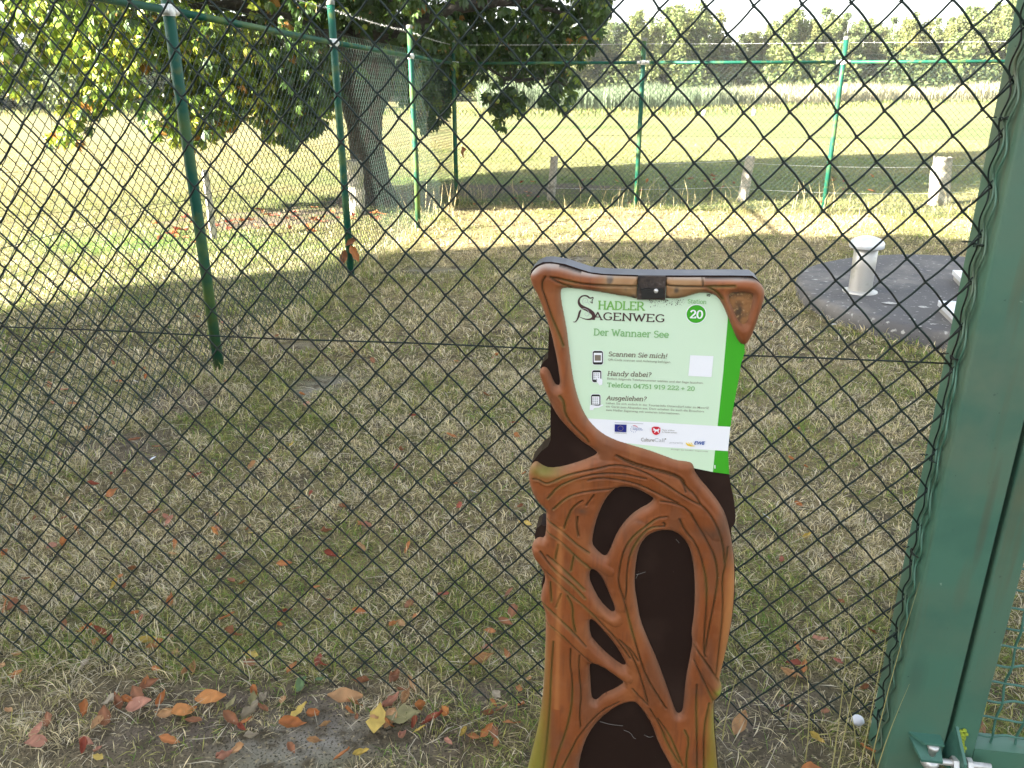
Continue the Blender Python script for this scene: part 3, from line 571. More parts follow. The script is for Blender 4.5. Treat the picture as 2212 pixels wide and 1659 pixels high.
for i in order[290:]:
    k = pickv(r, P[i, 0]); a, b, c = lv[k]; s = 1.0+.4*r.random(); VV.append((a*s)@rotm(r, .55).T+P[i]); CC.append(c*(.85+.3*r.random()))
    for q in b: (F4 if len(q) == 4 else F3).append([j+off for j in q])
    off += len(a)
Fa = np.array(F3)
o = part('foliage', np.concatenate(VV), Fa, M['leaf'], tree, False, np.concatenate(CC)); o['kind'] = 'stuff'
bv, bfc = lathe((0, 0, 0), [(.002, -.03), (.022, -.024), (.032, -.006), (.032, .008), (.022, .024), (.004, .031)], 10)
bme = mesh('burr', bv, bfc, M['burr'], True); r = np.random.default_rng(6)
sel = [i for i in order[:2200] if P[i, 1] < (12.6 if P[i, 0] > -1.75 else 10.9)]; r.shuffle(sel)
for i in sel[:85]:
    o = link('burr', bme, tree, P[i]-tl+np.array([r.normal(0, .05), -.12, -.03])); s = .9+.4*r.random(); o.scale = (s, s, s)
# twigs hanging to the lowest leaves
tw = MB()
for i in order[:420:3]:
    p = P[i]; q = p+[r.normal(0, .15), .1, .35+.2*r.random()]; tw.tube([p, (p+q)/2+[.02, 0, -.03], q], [.003, .005, .007], 4)
o = tw.out('twigs', M['bark'], tree); o['kind'] = 'stuff'

# ------------------------------------------------------------------ far trees, reeds
def cards(pts, size, r, n3=None):
    n = len(pts); a = r.normal(size=(n, 3)); a /= np.linalg.norm(a, axis=1)[:, None]; b = r.normal(size=(n, 3)); b -= a*(a*b).sum(1)[:, None]; b /= np.linalg.norm(b, axis=1)[:, None]
    s = size*(.6+.8*r.random((n, 1))); V = np.stack([pts-a*s*.5, pts+b*s*.35, pts+a*s*.5, pts-b*s*.35], 1).reshape(-1, 3); i = np.arange(n)*4
    return V, np.stack([i, i+1, i+2, i+3], 1)
def treemesh(seed, h, wd, n, size, base, tone):
    """crown of many drooping sprays hung on a loose set of rising boughs"""
    r = np.random.default_rng(seed); nl = 6; nb = 22*nl; L_ = np.repeat(np.arange(nl), 22); lh = h*(.60+.40*r.random(nl)); lh[0] = h; la_ = r.random(nl)*6.283; lr = wd*(.12+.26*r.random(nl)); lr[0] = .05*wd
    t = r.random(nb)**.9; cz = base+(lh[L_]-base)*t; env = wd*.27*(np.clip(1.08-t, 0, 1)**.75+.12)*(.6+.8*r.random(nb)); az = r.random(nb)*6.283; rd = env*r.random(nb)**.5
    bl = np.stack([np.cos(az)*rd+np.cos(la_)[L_]*lr[L_]*(.5+.5*t), np.sin(az)*rd+np.sin(la_)[L_]*lr[L_]*(.5+.5*t), cz], 1); br = wd*(.035+.065*r.random(nb))
    k = r.integers(0, nb, n); d = r.normal(size=(n, 3)); d *= (r.random((n, 1))**.4/np.linalg.norm(d, axis=1)[:, None]); p = bl[k]+d*br[k][:, None]*[1, 1, 1.7]; p[:, :2] += r.normal(0, wd*.018, (n, 2)); p[:, 2] = np.clip(p[:, 2], base*.6, h*1.03)
    V, Fc = cards(p, size, r); tint = (.8+.4*r.random(nb))[k]; warm = (r.random(nb)-.5)[k]; c = np.array(tone)*tint[:, None]*(.75+.5*r.random((n, 1))); c[:, 0] *= 1+.3*warm
    return V, Fc, np.repeat(c, 4, 0)
tv = []
for i, (h, wd, tone, bs) in enumerate([(10.5, 7.4, (0.122, 0.148, 0.048), 1.4), (9.0, 8.0, (0.104, 0.132, 0.040), .8), (11.5, 6.4, (0.137, 0.164, 0.060), 1.6), (8.0, 8.0, (0.078, 0.116, 0.044), .5), (10.0, 7.4, (0.144, 0.160, 0.050), 1.2), (6.0, 5.0, (.10, .14, .05), .2)]):
    V, Fc, c = treemesh(100+i, h, wd, 13000, .30, bs, tone); cm = mesh('crown', V, Fc, M['foliage'], False, c)
    Vt, Ft = tube(np.array([[0, 0, -.1], [.1, .05, h*.3], [-.05, .1, h*.6], [.1, 0, h*.93]]), [.16, .12, .08, .02], 6); tm = mesh('trunk', Vt, Ft, M['birch'] if i in (2, 0) else M['bark'], True); tv.append((cm, tm, h))
TL = [(1225, 60, 82), (1262, 52, 80), (1300, 48, 83), (1338, 56, 84), (1389, 38, 80), (1436, 30, 84), (1482, 26, 80), (1512, 18, 83), (1560, 92, 95), (1600, 84, 98), (1632, 80, 94), (1665, 62, 86), (1697, 40, 84), (1738, 34, 82), (1784, 28, 84), (1836, 38, 82), (1872, 52, 86), (1903, 58, 88), (1935, 46, 84), (1975, 38, 82), (2017, 52, 86), (2058, 48, 84), (2105, 24, 82), (2150, 18, 84), (2200, 14, 82), (2255, 22, 84), (2310, 30, 84),
      (1170, 60, 84), (1110, 62, 86), (1050, 56, 84), (990, 66, 86), (930, 60, 84), (870, 64, 88), (800, 62, 86), (720, 62, 86), (640, 60, 84), (560, 66, 86), (480, 60, 88), (400, 70, 84), (320, 62, 86), (240, 74, 60), (160, 66, 58), (90, 60, 56), (20, 64, 58), (-60, 60, 56), (-140, 60, 60)]
kinds = ['tall feathery birch with rounded pale crown', 'broad bushy willow with dense crown', 'slender pale birch with a light trunk', 'low spreading bush-like tree', 'yellowish olive tree with full crown', 'low dark bush']
r = np.random.default_rng(44)
def place_tree(k, px, ptop, Y, lab, grp, wsc=1.0, name='far_tree'):
    cm, tm, h = tv[k]; top = atY(px, ptop, Y); g = top*[1, 1, 0]; s = top[2]/h*1.04; e = empty(name, g); tag(e, lab, 'tree', grp)
    a = link('crown', cm, e); b = link('trunk', tm, e); z = r.random()*6.28
    for o in (a, b): o.scale = (s*wsc, s*wsc, s); o.rotation_euler = (0, 0, z)
def where(px):
    if px < 60: return 'at the far left edge of the picture'
    if px < 740: return 'showing through gaps in the chestnut leaves left of the trunk'
    if px < 980: return 'behind the left chain link fence right of the chestnut trunk'
    if px < 1385: return 'between the fence corner post and the first back fence post'
    if px < 1545: return 'forming the tall block left of the dip in the treeline'
    if px < 1650: return 'in the low dip of the treeline'
    if px < 1826: return 'just left of the second back fence post'
    if px < 2010: return 'right of the second back fence post'
    return 'at the right end of the treeline beside the gate post'
TL += [(px+14, pt+r.uniform(8, 20), Y+9) for px, pt, Y in TL if px > 1150 and not 1545 < px < 1650]
cnt = {}
ordw = ['first', 'second', 'third', 'fourth', 'fifth', 'sixth', 'seventh', 'eighth', 'ninth', 'tenth', 'eleventh', 'twelfth', 'thirteenth', 'fourteenth', 'fifteenth', 'sixteenth']
for i, (px, pt, Y) in enumerate(sorted(TL)):
    k = int(r.choice([0, 1, 2, 3, 4], p=[.26, .22, .2, .1, .22])); wq = where(px); cnt[wq] = cnt.get(wq, 0)+1
    place_tree(k, px, pt, Y, f'{ordw[cnt[wq]-1]} tree from the left {wq}', 'trees of the far treeline', .95 if k != 2 else 1.15)
# low bushes at the foot of the treeline
V2 = []; F2 = []; C2 = []; off = 0
for j in range(3): tv_ = treemesh(200+j, 3.4, 5.0, 1150, .32, .1, [(.08, .11, .036), (.10, .125, .04), (.065, .09, .033)][j]); tv.append(tv_)
for px in np.arange(-150, 2400, 36):
    V, Fc, c = tv[6+int(r.integers(0, 3))]; p = atY(px, 178, (79 if px > 700 else 53)+r.normal(0, 2.5))*[1, 1, 0]; s = .5+.95*r.random()**1.3; v = V*[s*1.2, s, s]+p; n = len(v)
    V2.append(v); F2.append(np.arange(n).reshape(-1, 4)+off); C2.append(c*(.85+.3*r.random())); off += n
o = part('undergrowth', np.concatenate(V2), np.concatenate(F2), M['foliage'], None, False, np.concatenate(C2)); tag(o, 'continuous band of low bushes along the foot of the far treeline', 'bushes', None, 'stuff')
def reeds():
    r = np.random.default_rng(9); n = 60000; X = []; Y = []; L = []; Cc = []
    y = 50+24*r.random(n); x = -2+(58)*r.random(n)
    edge = 49+6*(vnoise(x, x*0, 7, 81)-.5)+np.clip((x-8)*.95, 0, 22); k = (y > edge) & (y < edge+9+8*vnoise(x, y, 9, 82)); x = x[k]; y = y[k]; n = len(x)
    hh = (.85+.95*vnoise(x, y, 5, 83)+.25*vnoise(x, y, 1.2, 84)); u = r.random(n); hh *= .75+.35*r.random(n)
    left = np.clip((20-x)/8, 0, 1)[:, None]; col = (np.array([.13, .17, .10])*left+np.array([.30, .28, .18])*(1-left))*(.75+.5*r.random((n, 1)))
    o, _ = blades('reeds', x, y, hh, .05+.05*r.random(n), np.radians(3+16*r.random(n)), None, '', colfun=lambda a, b, c: col, z0=np.zeros(n), seed=19)
    tag(o, 'pale grey-green reeds and seeding tall grass at the far edge of the pasture', 'reeds', None, 'stuff')
    n = 26000; y = 38+30*r.random(n); x = -40+95*r.random(n); edge = 43+np.clip((x-8)*.9, 0, 20)+np.where(x < -2, 2, 0); k = (y > edge-3) & (y < edge+6); x = x[k]; y = y[k]; n = len(x)
    col = np.where(r.random((n, 1)) < .5, [.20, .185, .075], [.11, .15, .04])*(.8+.4*r.random((n, 1)))
    o, _ = blades('rough_grass', x, y, .15+.28*r.random(n), .05+.05*r.random(n), np.radians(5+30*r.random(n)), None, '', colfun=lambda a, b, c: col, z0=np.zeros(n), seed=20)
    tag(o, 'strip of rough uncut yellowish grass in front of the reeds', 'grass', None, 'stuff')
reeds()
for px, lab in ((63, 'left one of two white posts at the far edge of the field on the left'), (92, 'right one of two white posts at the far edge of the field on the left')):
    g = G(px, 226); o = MB().tube([g, g+[.05, 0, 1.3]], [.13, .10], 8).out('white_post', M['birch'], None, True, base=g); tag(o, lab, 'post', 'white posts far left')
for px, py, pt, lab in ((1441, 250, 238, 'small white marker post before the reeds, left of the first back fence post'), (1628, 250, 236, 'pale stub post before the dark reed clump right of the first back fence post'), (2198, 195, 176, 'pale post at the far field edge beside the gate post')):
    if px == 1441: px = 1520
    g = G(px, py); t_ = atY(px, pt, g[1]); o = MB().tube([g, [g[0], g[1], t_[2]]], .10, 8).out('marker_post', M['birch'], None, True, base=g); tag(o, lab, 'post')

# ------------------------------------------------------------------ unseen house and tree, added to shade the foreground
def house():
    d = np.array([math.cos(SUN_AZ), math.sin(SUN_AZ), 0]); q = np.array([-d[1], d[0], 0]); base = -15*d
    hs = empty('shade_house', base); tag(hs, 'unseen red brick house with hipped roof, added left of the lawn to shade it', 'house')
    W = lambda l, qq, z: d*l+q*qq+np.array([0, 0, z]); l0, l1, q0, q1, e, rz = -13, -22, -14, 6.6, 5.6, 9.0
    MB().box(W(l1, q0, -.1), d*(l0-l1), q*(q1-q0), (0, 0, e+.1)).out('wall', M['brick'], hs)
    a, b, c_, dd = W(l0+.4, q0-.4, e), W(l0+.4, q1+.15, e), W(l1-.4, q1+.15, e), W(l1-.4, q0-.4, e); m_ = (l0+l1)/2; r1, r2 = W(m_, q1-4.2, rz), W(m_, q0+3.8, rz)
    o = MB().add([a, b, c_, dd, r1, r2], [(0, 1, 4, 5), (1, 2, 4), (2, 3, 5, 4), (3, 0, 5), (3, 2, 1, 0)]).out('roof', M['rooft'], hs)
    for qq in (-11, -7, -3, 1, 5):
        f_ = MB().box(W(l0-.02, qq, 1.0), d*.06, q*1.2, (0, 0, 1.4)).out('window', M['frame'], hs); MB().box(W(l0+.04, qq+.08, 1.08), d*.02, q*1.04, (0, 0, 1.24)).out('pane', M['pane'], f_)
house()
def caster_tree():  # added unseen tree, crown shaped to the edge of the foreground shade
    d = np.array([math.cos(SUN_AZ), math.sin(SUN_AZ), 0]); q = np.array([-d[1], d[0], 0]); r = np.random.default_rng(31); c0 = d*-12.2+q*3.35
    e = empty('shade_tree', c0); tag(e, 'unseen broad leafy tree, added left of the lawn to shape the foreground shade', 'tree')
    V, Fc = tube(np.array([c0+[0, 0, -.1], c0+[0, 0, 2.5], c0+q*.3+[0, 0, 5], c0+[0, 0, 8]]), [.3, .22, .16, .05], 10); part('trunk', V, Fc, M['bark'], e, True)
    n = 26000; dd = r.normal(size=(n, 3)); dd /= np.linalg.norm(dd, axis=1)[:, None]; rad = (1-.5*r.random(n)**2.2)*(.92+.16*vnoise(dd[:, 0]*3+9, dd[:, 2]*3, .5, 88)+.10*vnoise(dd[:, 1]*3+9, dd[:, 2]*3, .22, 89))
    p = c0+np.array([0, 0, 6.0])+d*(dd[:, :1]*rad[:, None]*2.6)+q*(dd[:, 1:2]*rad[:, None]*3.95)+np.array([0, 0, 1])*(dd[:, 2:]*rad[:, None]*2.25); p[:, 2] = np.maximum(p[:, 2], 4.6+.5*vnoise(p[:, 0], p[:, 1], .6, 87))
    V, Fc = cards(p, .34, r); part('crown', V, Fc, M['foliage'], e, False, np.tile(np.array([.08, .12, .03]), (len(V), 1)))
caster_tree()

# ------------------------------------------------------------------ the sign
SD = 1.35
def onS(px, py, off=0.0):       # picture trace laid on the sign's own upright plane, off = metres in front of it
    d = ray(px, py); n = np.array([sa, ca, 0]); t = SD*ca/(d@n); return np.array([0, 0, H])+d*t-n*off
def s2(px, py): p = onS(px, py); return np.array([(p[0])*ca-(p[1]-SD)*sa, p[2]])      # plane coordinates (s, z)
def S(s, z, off=0.0): return np.array([s*ca-off*sa, SD-s*sa-off*ca, z])
def cA(x, y): return ((2000+x*.57274)*.55746, (950+y*.57274)*.55746)
def cB(x, y): return ((2000+x*.73910)*.55746, (1750+y*.73910)*.55746)
A_ = lambda L: [s2(*cA(*p)) for p in L]; B_ = lambda L: [s2(*cB(*p)) for p in L]
sign = empty('sign_post', S(.23, 0)); tag(sign, 'carved-look brown sign board with pale green information panel in front of the fence', 'sign')
top = [(94, 216), (106, 184), (138, 150), (186, 126), (242, 123), (328, 138), (416, 168), (498, 193), (600, 205), (830, 213), (1010, 217), (1260, 217), (1450, 215), (1592, 217), (1630, 238), (1672, 280), (1682, 330), (1670, 390), (1640, 480), (1610, 570), (1580, 635), (1562, 660), (1545, 668), (1520, 665), (1500, 645), (1480, 610), (1440, 510), (1400, 410), (1360, 345), (1310, 322), (1250, 318), (1200, 330), (1130, 352), (1080, 360), (1010, 357), (820, 362), (760, 345), (700, 338), (630, 325), (540, 310), (400, 290), (330, 284), (303, 298), (310, 380), (330, 480), (345, 560), (355, 640), (368, 750), (385, 880), (410, 990), (440, 1080), (480, 1160), (530, 1220), (590, 1270), (670, 1310), (780, 1345), (900, 1380), (1010, 1420), (1080, 1447), (1150, 1455), (1188, 1464), (1203, 1490), (1206, 1520)]
rightB = [(935, 100), (965, 145), (1010, 195), (1060, 260), (1095, 320), (1115, 390), (1130, 470), (1142, 560), (1145, 650), (1142, 760), (1130, 880), (1110, 990), (1090, 1080), (1070, 1160), (1064, 1195), (1078, 1220), (1075, 1260), (1052, 1283), (1038, 1292), (1034, 1350), (1037, 1440), (1046, 1540), (1056, 1659), (1075, 1900), (1085, 2360)]
leftB = [(-20, 2360), (20, 1900), (60, 1659), (85, 1560), (112, 1450), (130, 1350), (142, 1250), (150, 1100), (155, 950), (155, 860), (150, 820), (135, 790), (128, 762), (140, 705), (152, 680), (152, 640), (125, 590), (95, 550), (80, 505), (92, 465), (118, 445), (150, 452), (158, 400), (158, 340), (160, 300), (120, 265), (90, 220), (70, 160), (65, 110), (78, 70), (105, 45), (135, 68), (175, 85), (250, 75), (350, 45), (425, 12)]
leftA = [(548, 1392), (520, 1370), (430, 1310), (340, 1220), (280, 1150), (240, 1080), (200, 990), (175, 920), (158, 870), (163, 838), (185, 820), (210, 828), (228, 855), (250, 910), (270, 945), (300, 945), (290, 860), (275, 760), (250, 650), (240, 600), (220, 540), (190, 450), (150, 340), (110, 270)]
outer = np.array(A_(top)+B_(rightB)+B_(leftB)+A_(leftA))
holes = [B_([(530, 178), (600, 178), (650, 195), (710, 230), (722, 245), (700, 270), (640, 300), (580, 350), (530, 420), (505, 480), (480, 535), (465, 545), (450, 538), (420, 510), (397, 480), (405, 420), (425, 340), (460, 260), (495, 210)]),
         B_([(780, 402), (830, 410), (870, 440), (905, 490), (925, 560), (935, 650), (938, 760), (930, 870), (918, 940), (925, 1000), (910, 1080), (890, 1180), (880, 1290), (873, 1355), (855, 1372), (840, 1365), (830, 1345), (790, 1230), (740, 1090), (690, 980), (650, 880), (635, 790), (620, 700), (625, 600), (640, 510), (670, 450), (720, 412)]),
         B_([(390, 610), (412, 608), (450, 650), (480, 720), (505, 780), (520, 825), (512, 838), (495, 835), (440, 780), (400, 705), (383, 660)]),
         B_([(383, 875), (400, 866), (450, 920), (510, 990), (560, 1070), (577, 1108), (568, 1118), (550, 1113), (480, 1060), (420, 1000), (388, 960)]),
         B_([(390, 1095), (440, 1105), (520, 1160), (575, 1203), (520, 1240), (460, 1265), (425, 1298), (408, 1298), (395, 1283), (390, 1200), (385, 1130)]),
         B_([(605, 1297), (560, 1308), (520, 1328), (440, 1388), (380, 1470), (345, 1560), (325, 1659), (300, 2400), (900, 2400), (860, 1800), (820, 1659), (790, 1600), (745, 1520), (710, 1420), (660, 1340), (625, 1300)]),
         A_([(1440, 335), (1450, 322), (1480, 316), (1560, 318), (1590, 328), (1596, 345), (1590, 400), (1570, 470), (1557, 515), (1540, 530), (1525, 525), (1500, 500), (1470, 430), (1445, 375)]),
         A_([(828, 150), (1013, 150), (1008, 420), (818, 420)])]
def segd(P, A, B):
    d = B-A; t = np.clip(((P-A)@d)/(d@d+1e-12), 0, 1); return np.linalg.norm(P-(A+t[:, None]*d), axis=1)
def polysdf(P, poly):
    poly = np.array(poly); n = len(poly); D = np.full(len(P), 1e9); ins = np.zeros(len(P), bool)
    for i in range(n):
        a, b = poly[i], poly[(i+1) % n]; D = np.minimum(D, segd(P, a, b))
        c = ((a[1] > P[:, 1]) != (b[1] > P[:, 1])); xx = (b[0]-a[0])*(P[:, 1]-a[1])/(b[1]-a[1]+1e-15)+a[0]; ins ^= c & (P[:, 0] < xx)
    return np.where(ins, -D, D)
def chaikin(p, n=2, closed=True):
    p = np.array(p, float)
    for _ in range(n):
        q = np.roll(p, -1, 0) if closed else p[1:]; a = p if closed else p[:-1]
        c = np.stack([.75*a+.25*q, .25*a+.75*q], 1).reshape(-1, 2); p = c if closed else np.vstack([p[:1], c, p[-1:]])
    return p
outer = chaikin(outer, 1); holes = [chaikin(h, 1) if i < 7 else np.array(h) for i, h in enumerate(holes)]
def fullsdf(P):
    d = polysdf(P, outer)
    for h in holes: d = np.maximum(d, -polysdf(P, h))
    return d
GRA = [[(240, 205), (300, 215), (380, 235), (450, 250), (560, 258), (700, 262), (825, 268)], [(1015, 262), (1200, 268), (1475, 265)], [(205, 200), (185, 230), (182, 280), (200, 330), (225, 400), (250, 480), (290, 570), (325, 665)], [(235, 205), (290, 240), (380, 275)], [(1258, 207), (1262, 262)], [(1290, 270), (1350, 300), (1392, 352)], [(300, 1000), (330, 1040), (335, 1120), (380, 1190), (430, 1240), (480, 1290), (492, 1312)], [(680, 1400), (760, 1450), (860, 1480), (980, 1510), (1100, 1550), (1130, 1590), (1145, 1640)]]
GRB = [[(95, 125), (130, 130), (160, 147), (200, 135), (260, 105), (330, 88), (440, 65), (500, 48), (570, 52), (650, 75), (740, 120), (830, 180), (900, 225), (960, 255)], [(525, 0), (600, 35), (700, 65), (800, 90), (870, 120), (885, 165), (930, 200), (965, 255)], [(170, 225), (220, 165), (290, 130), (370, 105), (450, 90), (560, 92), (680, 118)], [(380, 130), (440, 115), (530, 125), (620, 145), (700, 180), (780, 220), (845, 245)], [(200, 280), (260, 225), (330, 195), (420, 182), (520, 178)], [(755, 240), (830, 248), (900, 280), (940, 350), (990, 430), (1040, 530), (1055, 640), (1035, 760), (1010, 880), (985, 1030)], [(960, 250), (1010, 300), (1050, 370), (1080, 460), (1088, 560)], [(1105, 480), (1095, 560), (1075, 640), (1080, 760), (1075, 870), (1060, 1000), (1045, 1150)], [(855, 330), (880, 390), (940, 460), (975, 560), (995, 660), (995, 780), (985, 900), (980, 1020), (990, 1050)], [(410, 205), (370, 260)], [(350, 235), (300, 270), (270, 330), (255, 380)], [(325, 320), (320, 370), (330, 420)],
       [(165, 340), (250, 400), (330, 470), (385, 510)], [(165, 400), (240, 450), (320, 530), (400, 600)], [(225, 465), (210, 540)], [(305, 525), (290, 600)], [(110, 560), (200, 640), (280, 720), (380, 800), (450, 880), (520, 950), (600, 1060)], [(130, 500), (200, 590), (290, 660), (365, 740)], [(165, 520), (250, 590), (360, 700)], [(183, 660), (190, 760)], [(240, 720), (215, 790)], [(140, 770), (220, 840), (300, 920), (370, 995)], [(160, 870), (240, 930), (320, 1010), (400, 1085)], [(270, 730), (300, 780), (300, 860), (315, 920)],
       [(200, 970), (190, 1100), (180, 1300), (170, 1450), (150, 1600), (130, 1800)], [(290, 1005), (285, 1080), (300, 1180), (295, 1300), (270, 1420), (220, 1560), (190, 1659), (160, 1900)], [(335, 1040), (330, 1120), (345, 1240), (335, 1340), (340, 1420)], [(320, 1480), (380, 1400), (450, 1330), (540, 1285)], [(320, 1480), (280, 1560), (230, 1659), (200, 1800)], [(790, 320), (740, 325), (690, 360), (620, 410), (570, 480), (545, 570), (535, 660), (570, 760), (590, 850), (620, 960), (650, 1060), (680, 1150), (740, 1250), (785, 1320)], [(775, 370), (700, 375), (650, 420), (600, 500), (580, 600), (580, 690), (572, 750)], [(540, 960), (590, 1010), (630, 1090), (660, 1180), (690, 1285)], [(540, 960), (610, 1020), (640, 1070)], [(610, 1215), (640, 1250), (690, 1300)], [(740, 1370), (800, 1450), (840, 1540), (870, 1620)], [(700, 1320), (760, 1420), (790, 1500), (850, 1600)], [(880, 1430), (905, 1480), (890, 1560), (890, 1659), (900, 1900)], [(945, 1190), (940, 1300), (945, 1450), (945, 1659), (950, 1900)], [(1010, 1290), (980, 1420), (980, 1659), (990, 1900)], [(930, 990), (980, 1060), (1040, 1150), (1065, 1200)], [(930, 1070), (970, 1150), (1030, 1280)], [(770, 350), (780, 360), (775, 372)]]
RID = [([(150, 370), (260, 430), (400, 560), (490, 605)], .010, .0028), ([(105, 520), (250, 640), (400, 780), (520, 860)], .014, .0038), ([(140, 815), (300, 960), (450, 1090), (580, 1165)], .012, .0032), ([(925, 990), (1000, 1150), (1070, 1240)], .009, .004), ([(170, 120), (420, 60), (700, 110), (900, 220), (1060, 400)], .018, .003), ([(640, 380), (560, 560), (560, 780)], .016, .0025)]
def relief():
    h = .0019; lo = outer.min(0)-h*2; hi = outer.max(0)+h*2; xs = np.arange(lo[0], hi[0], h); zs = np.arange(max(lo[1], .02), hi[1], h); X, Z = np.meshgrid(xs, zs); P = np.stack([X.ravel(), Z.ravel()], 1)
    d = fullsdf(P); e = 1e-4; nx, nz = len(xs), len(zs); idx = np.arange(nx*nz).reshape(nz, nx); fq = np.stack([idx[:-1, :-1], idx[:-1, 1:], idx[1:, 1:], idx[1:, :-1]], -1).reshape(-1, 4)
    fq = fq[(d[fq] < -.15*h).any(1)]; used = np.unique(fq); b2 = used[d[used] > -.18*h]; dd_ = d[b2].copy()
    for _ in range(3):
        pp = P[b2]; gx = (fullsdf(pp+[e, 0])-dd_)/e; gy = (fullsdf(pp+[0, e])-dd_)/e; gl = np.maximum(gx*gx+gy*gy, .05); P[b2] -= np.stack([gx/gl, gy/gl], 1)*dd_[:, None]; dd_ = fullsdf(P[b2])
    ok = np.zeros(len(P), bool); ok[used] = True; d2_ = d.copy(); d2_[b2] = 0
    ins = np.maximum(-d2_, 0); rr = .013; q = np.clip(1-ins/rr, 0, 1); hgt = .0150*np.sqrt(np.clip(1-q**2, 0, 1)); hgt += .002*np.clip(ins/.03, 0, 1)
    gd = np.full(len(P), 1.0)
    near = ok
    for L, cf in ((GRA, A_), (GRB, B_)):
        for g in L:
            g = chaikin(cf(g), 1, False)
            for i in range(len(g)-1):
                bb = np.where((P[:, 0] > min(g[i][0], g[i+1][0])-.01) & (P[:, 0] < max(g[i][0], g[i+1][0])+.01) & (P[:, 1] > min(g[i][1], g[i+1][1])-.01) & (P[:, 1] < max(g[i][1], g[i+1][1])+.01))[0]
                if len(bb): gd[bb] = np.minimum(gd[bb], segd(P[bb], g[i], g[i+1]))
    for g, w_, hh in RID:
        g = chaikin(B_(g), 2, False); dd = np.full(len(P), 1.0)
        for i in range(len(g)-1): dd = np.minimum(dd, segd(P, g[i], g[i+1]))
        hgt += hh*np.sqrt(np.clip(1-(dd/w_)**2, 0, 1))*np.clip(ins/.006, 0, 1)
    gr = np.exp(-(gd/.0013)**2); lip = np.exp(-((gd-.0040)/.0018)**2)
    hgt += -.0042*gr*np.clip(ins/.004, 0, 1)+.0007*lip*np.clip(ins/.004, 0, 1); hgt += (vnoise(P[:, 0], P[:, 1], .006, 90)-.5)*.0005+(vnoise(P[:, 0], P[:, 1]*.35, .018, 91)-.5)*.0014*np.clip(ins/.01, 0, 1)
    hgt = np.maximum(hgt, 0)
    # colour of the paint: orange brown, faded, worn to fibre on the top bar, green algae in grooves and lower left
    c = np.tile(np.array([.205, .062, .019]), (len(P), 1)); n1 = vnoise(P[:, 0], P[:, 1]*.5, .05, 92)[:, None]; n2 = vnoise(P[:, 0], P[:, 1], .014, 93)[:, None]
    def lerp(c, col, k): k = np.clip(k, 0, 1); k = k if k.ndim == 2 else k[:, None]; return c*(1-k)+np.array(col)*k
    c = c*(.82+.36*n1); c = lerp(c, (.24, .085, .035), (n2-.55)*1.2)
    n3 = vnoise(P[:, 0], P[:, 1]*.12, .004, 94)[:, None]; n4 = vnoise(P[:, 0], P[:, 1]*.4, .028, 95)[:, None]; c = lerp(c, (.10, .035, .016), np.clip((n3-.64)*1.5, 0, .4)); c = lerp(c, (.13, .062, .035), np.clip((n4-.62)*2, 0, .35)); c = lerp(c, (.30, .115, .04), np.clip((.34-n4)*1.6, 0, .3))
    c = lerp(c, (.34, .20, .13), (np.exp(-ins/.004)*.65)[:, None]*(.5+n1))       # rubbed rim, plus a lighter highlight painted along it
    t0, t1 = A_([(520, 230)])[0], A_([(1290, 230)])[0]; zb = A_([(900, 230)])[0][1]
    wk = np.clip((P[:, 0]-t0[0])/.03, 0, 1)*np.clip((t1[0]-P[:, 0])/.012, 0, 1)*np.clip((P[:, 1]-(zb-.042))/.006, 0, 1); c = lerp(c, (.30, .185, .085), wk*(.55+.5*n2[:, 0])); c = lerp(c, (.10, .075, .055), wk*np.clip((n2[:, 0]-.62)*5, 0, 1))
    tl_ = np.array(A_([(1600, 250)])[0]); 
    edge = np.clip((P[:, 1]-(zb+.001))/.006, 0, 1); c = lerp(c, (.40, .37, .33), edge*(.55+.6*n2[:, 0])*np.exp(-(ins/.006)**2)); c = lerp(c, (.03, .025, .02), edge*np.exp(-(ins/.0022)**2)*(n1[:, 0] > .5))
    c = lerp(c, (.035, .028, .010), gr*.95)
    lx = B_([(150, 900)])[0][0]; dl_ = np.clip((lx+.022-P[:, 0])/.03, 0, 1)*np.clip((B_([(0, 850)])[0][1]-P[:, 1])/.25, 0, 1); c = lerp(c, (.20, .24, .035), dl_*(.15+.8*n1[:, 0]))
    rb = B_([(1040, 1300)])[0]; dr_ = np.clip((P[:, 0]-rb[0]+.014)/.02, 0, 1)*np.clip((rb[1]+.03-P[:, 1])/.06, 0, 1); c = lerp(c, (.20, .26, .03), dr_*(.2+.7*n1[:, 0]))
    kn = B_([(1065, 1235)])[0]; c = lerp(c, (.20, .28, .04), np.exp(-(np.hypot(*(P-kn).T)/.010)**2)*.9)
    up = B_([(150, 110)])[0]; c = lerp(c, (.16, .17, .035), np.exp(-(((P[:, 0]-up[0])/.03)**2+((P[:, 1]-up[1]-.010)/.012)**2))*.75)
    gb = np.clip(1-gd/.005, 0, 1); c = lerp(c, (.15, .14, .03), gb*.40*np.clip((n1[:, 0]-.5)*5, 0, 1))
    for bx, by, rx, ry, a in ((340, 290, .012, .007, .75), (655, 345, .010, .006, .5), (1010, 400, .03, .014, .55), (1080, 350, .02, .02, .45), (1075, 480, .03, .02, .4), (1110, 980, .02, .03, .35), (960, 1230, .02, .03, .35), (270, 1590, .04, .03, .3)):
        q_ = B_([(bx, by)])[0]; c = lerp(c, (.075, .045, .030), np.exp(-(((P[:, 0]-q_[0])/rx)**2+((P[:, 1]-q_[1])/ry)**2))*a*(.5+.8*n2[:, 0]))
    ob = np.array([B_([(235, y)])[0] for y in (450, 700)]); st_ = np.exp(-((P[:, 0]-ob[0][0])/.006)**2)*(P[:, 1] < B_([(0, 350)])[0][1])*(P[:, 1] > B_([(0, 1300)])[0][1]); c = lerp(c, (.42, .17, .055), st_*.55)
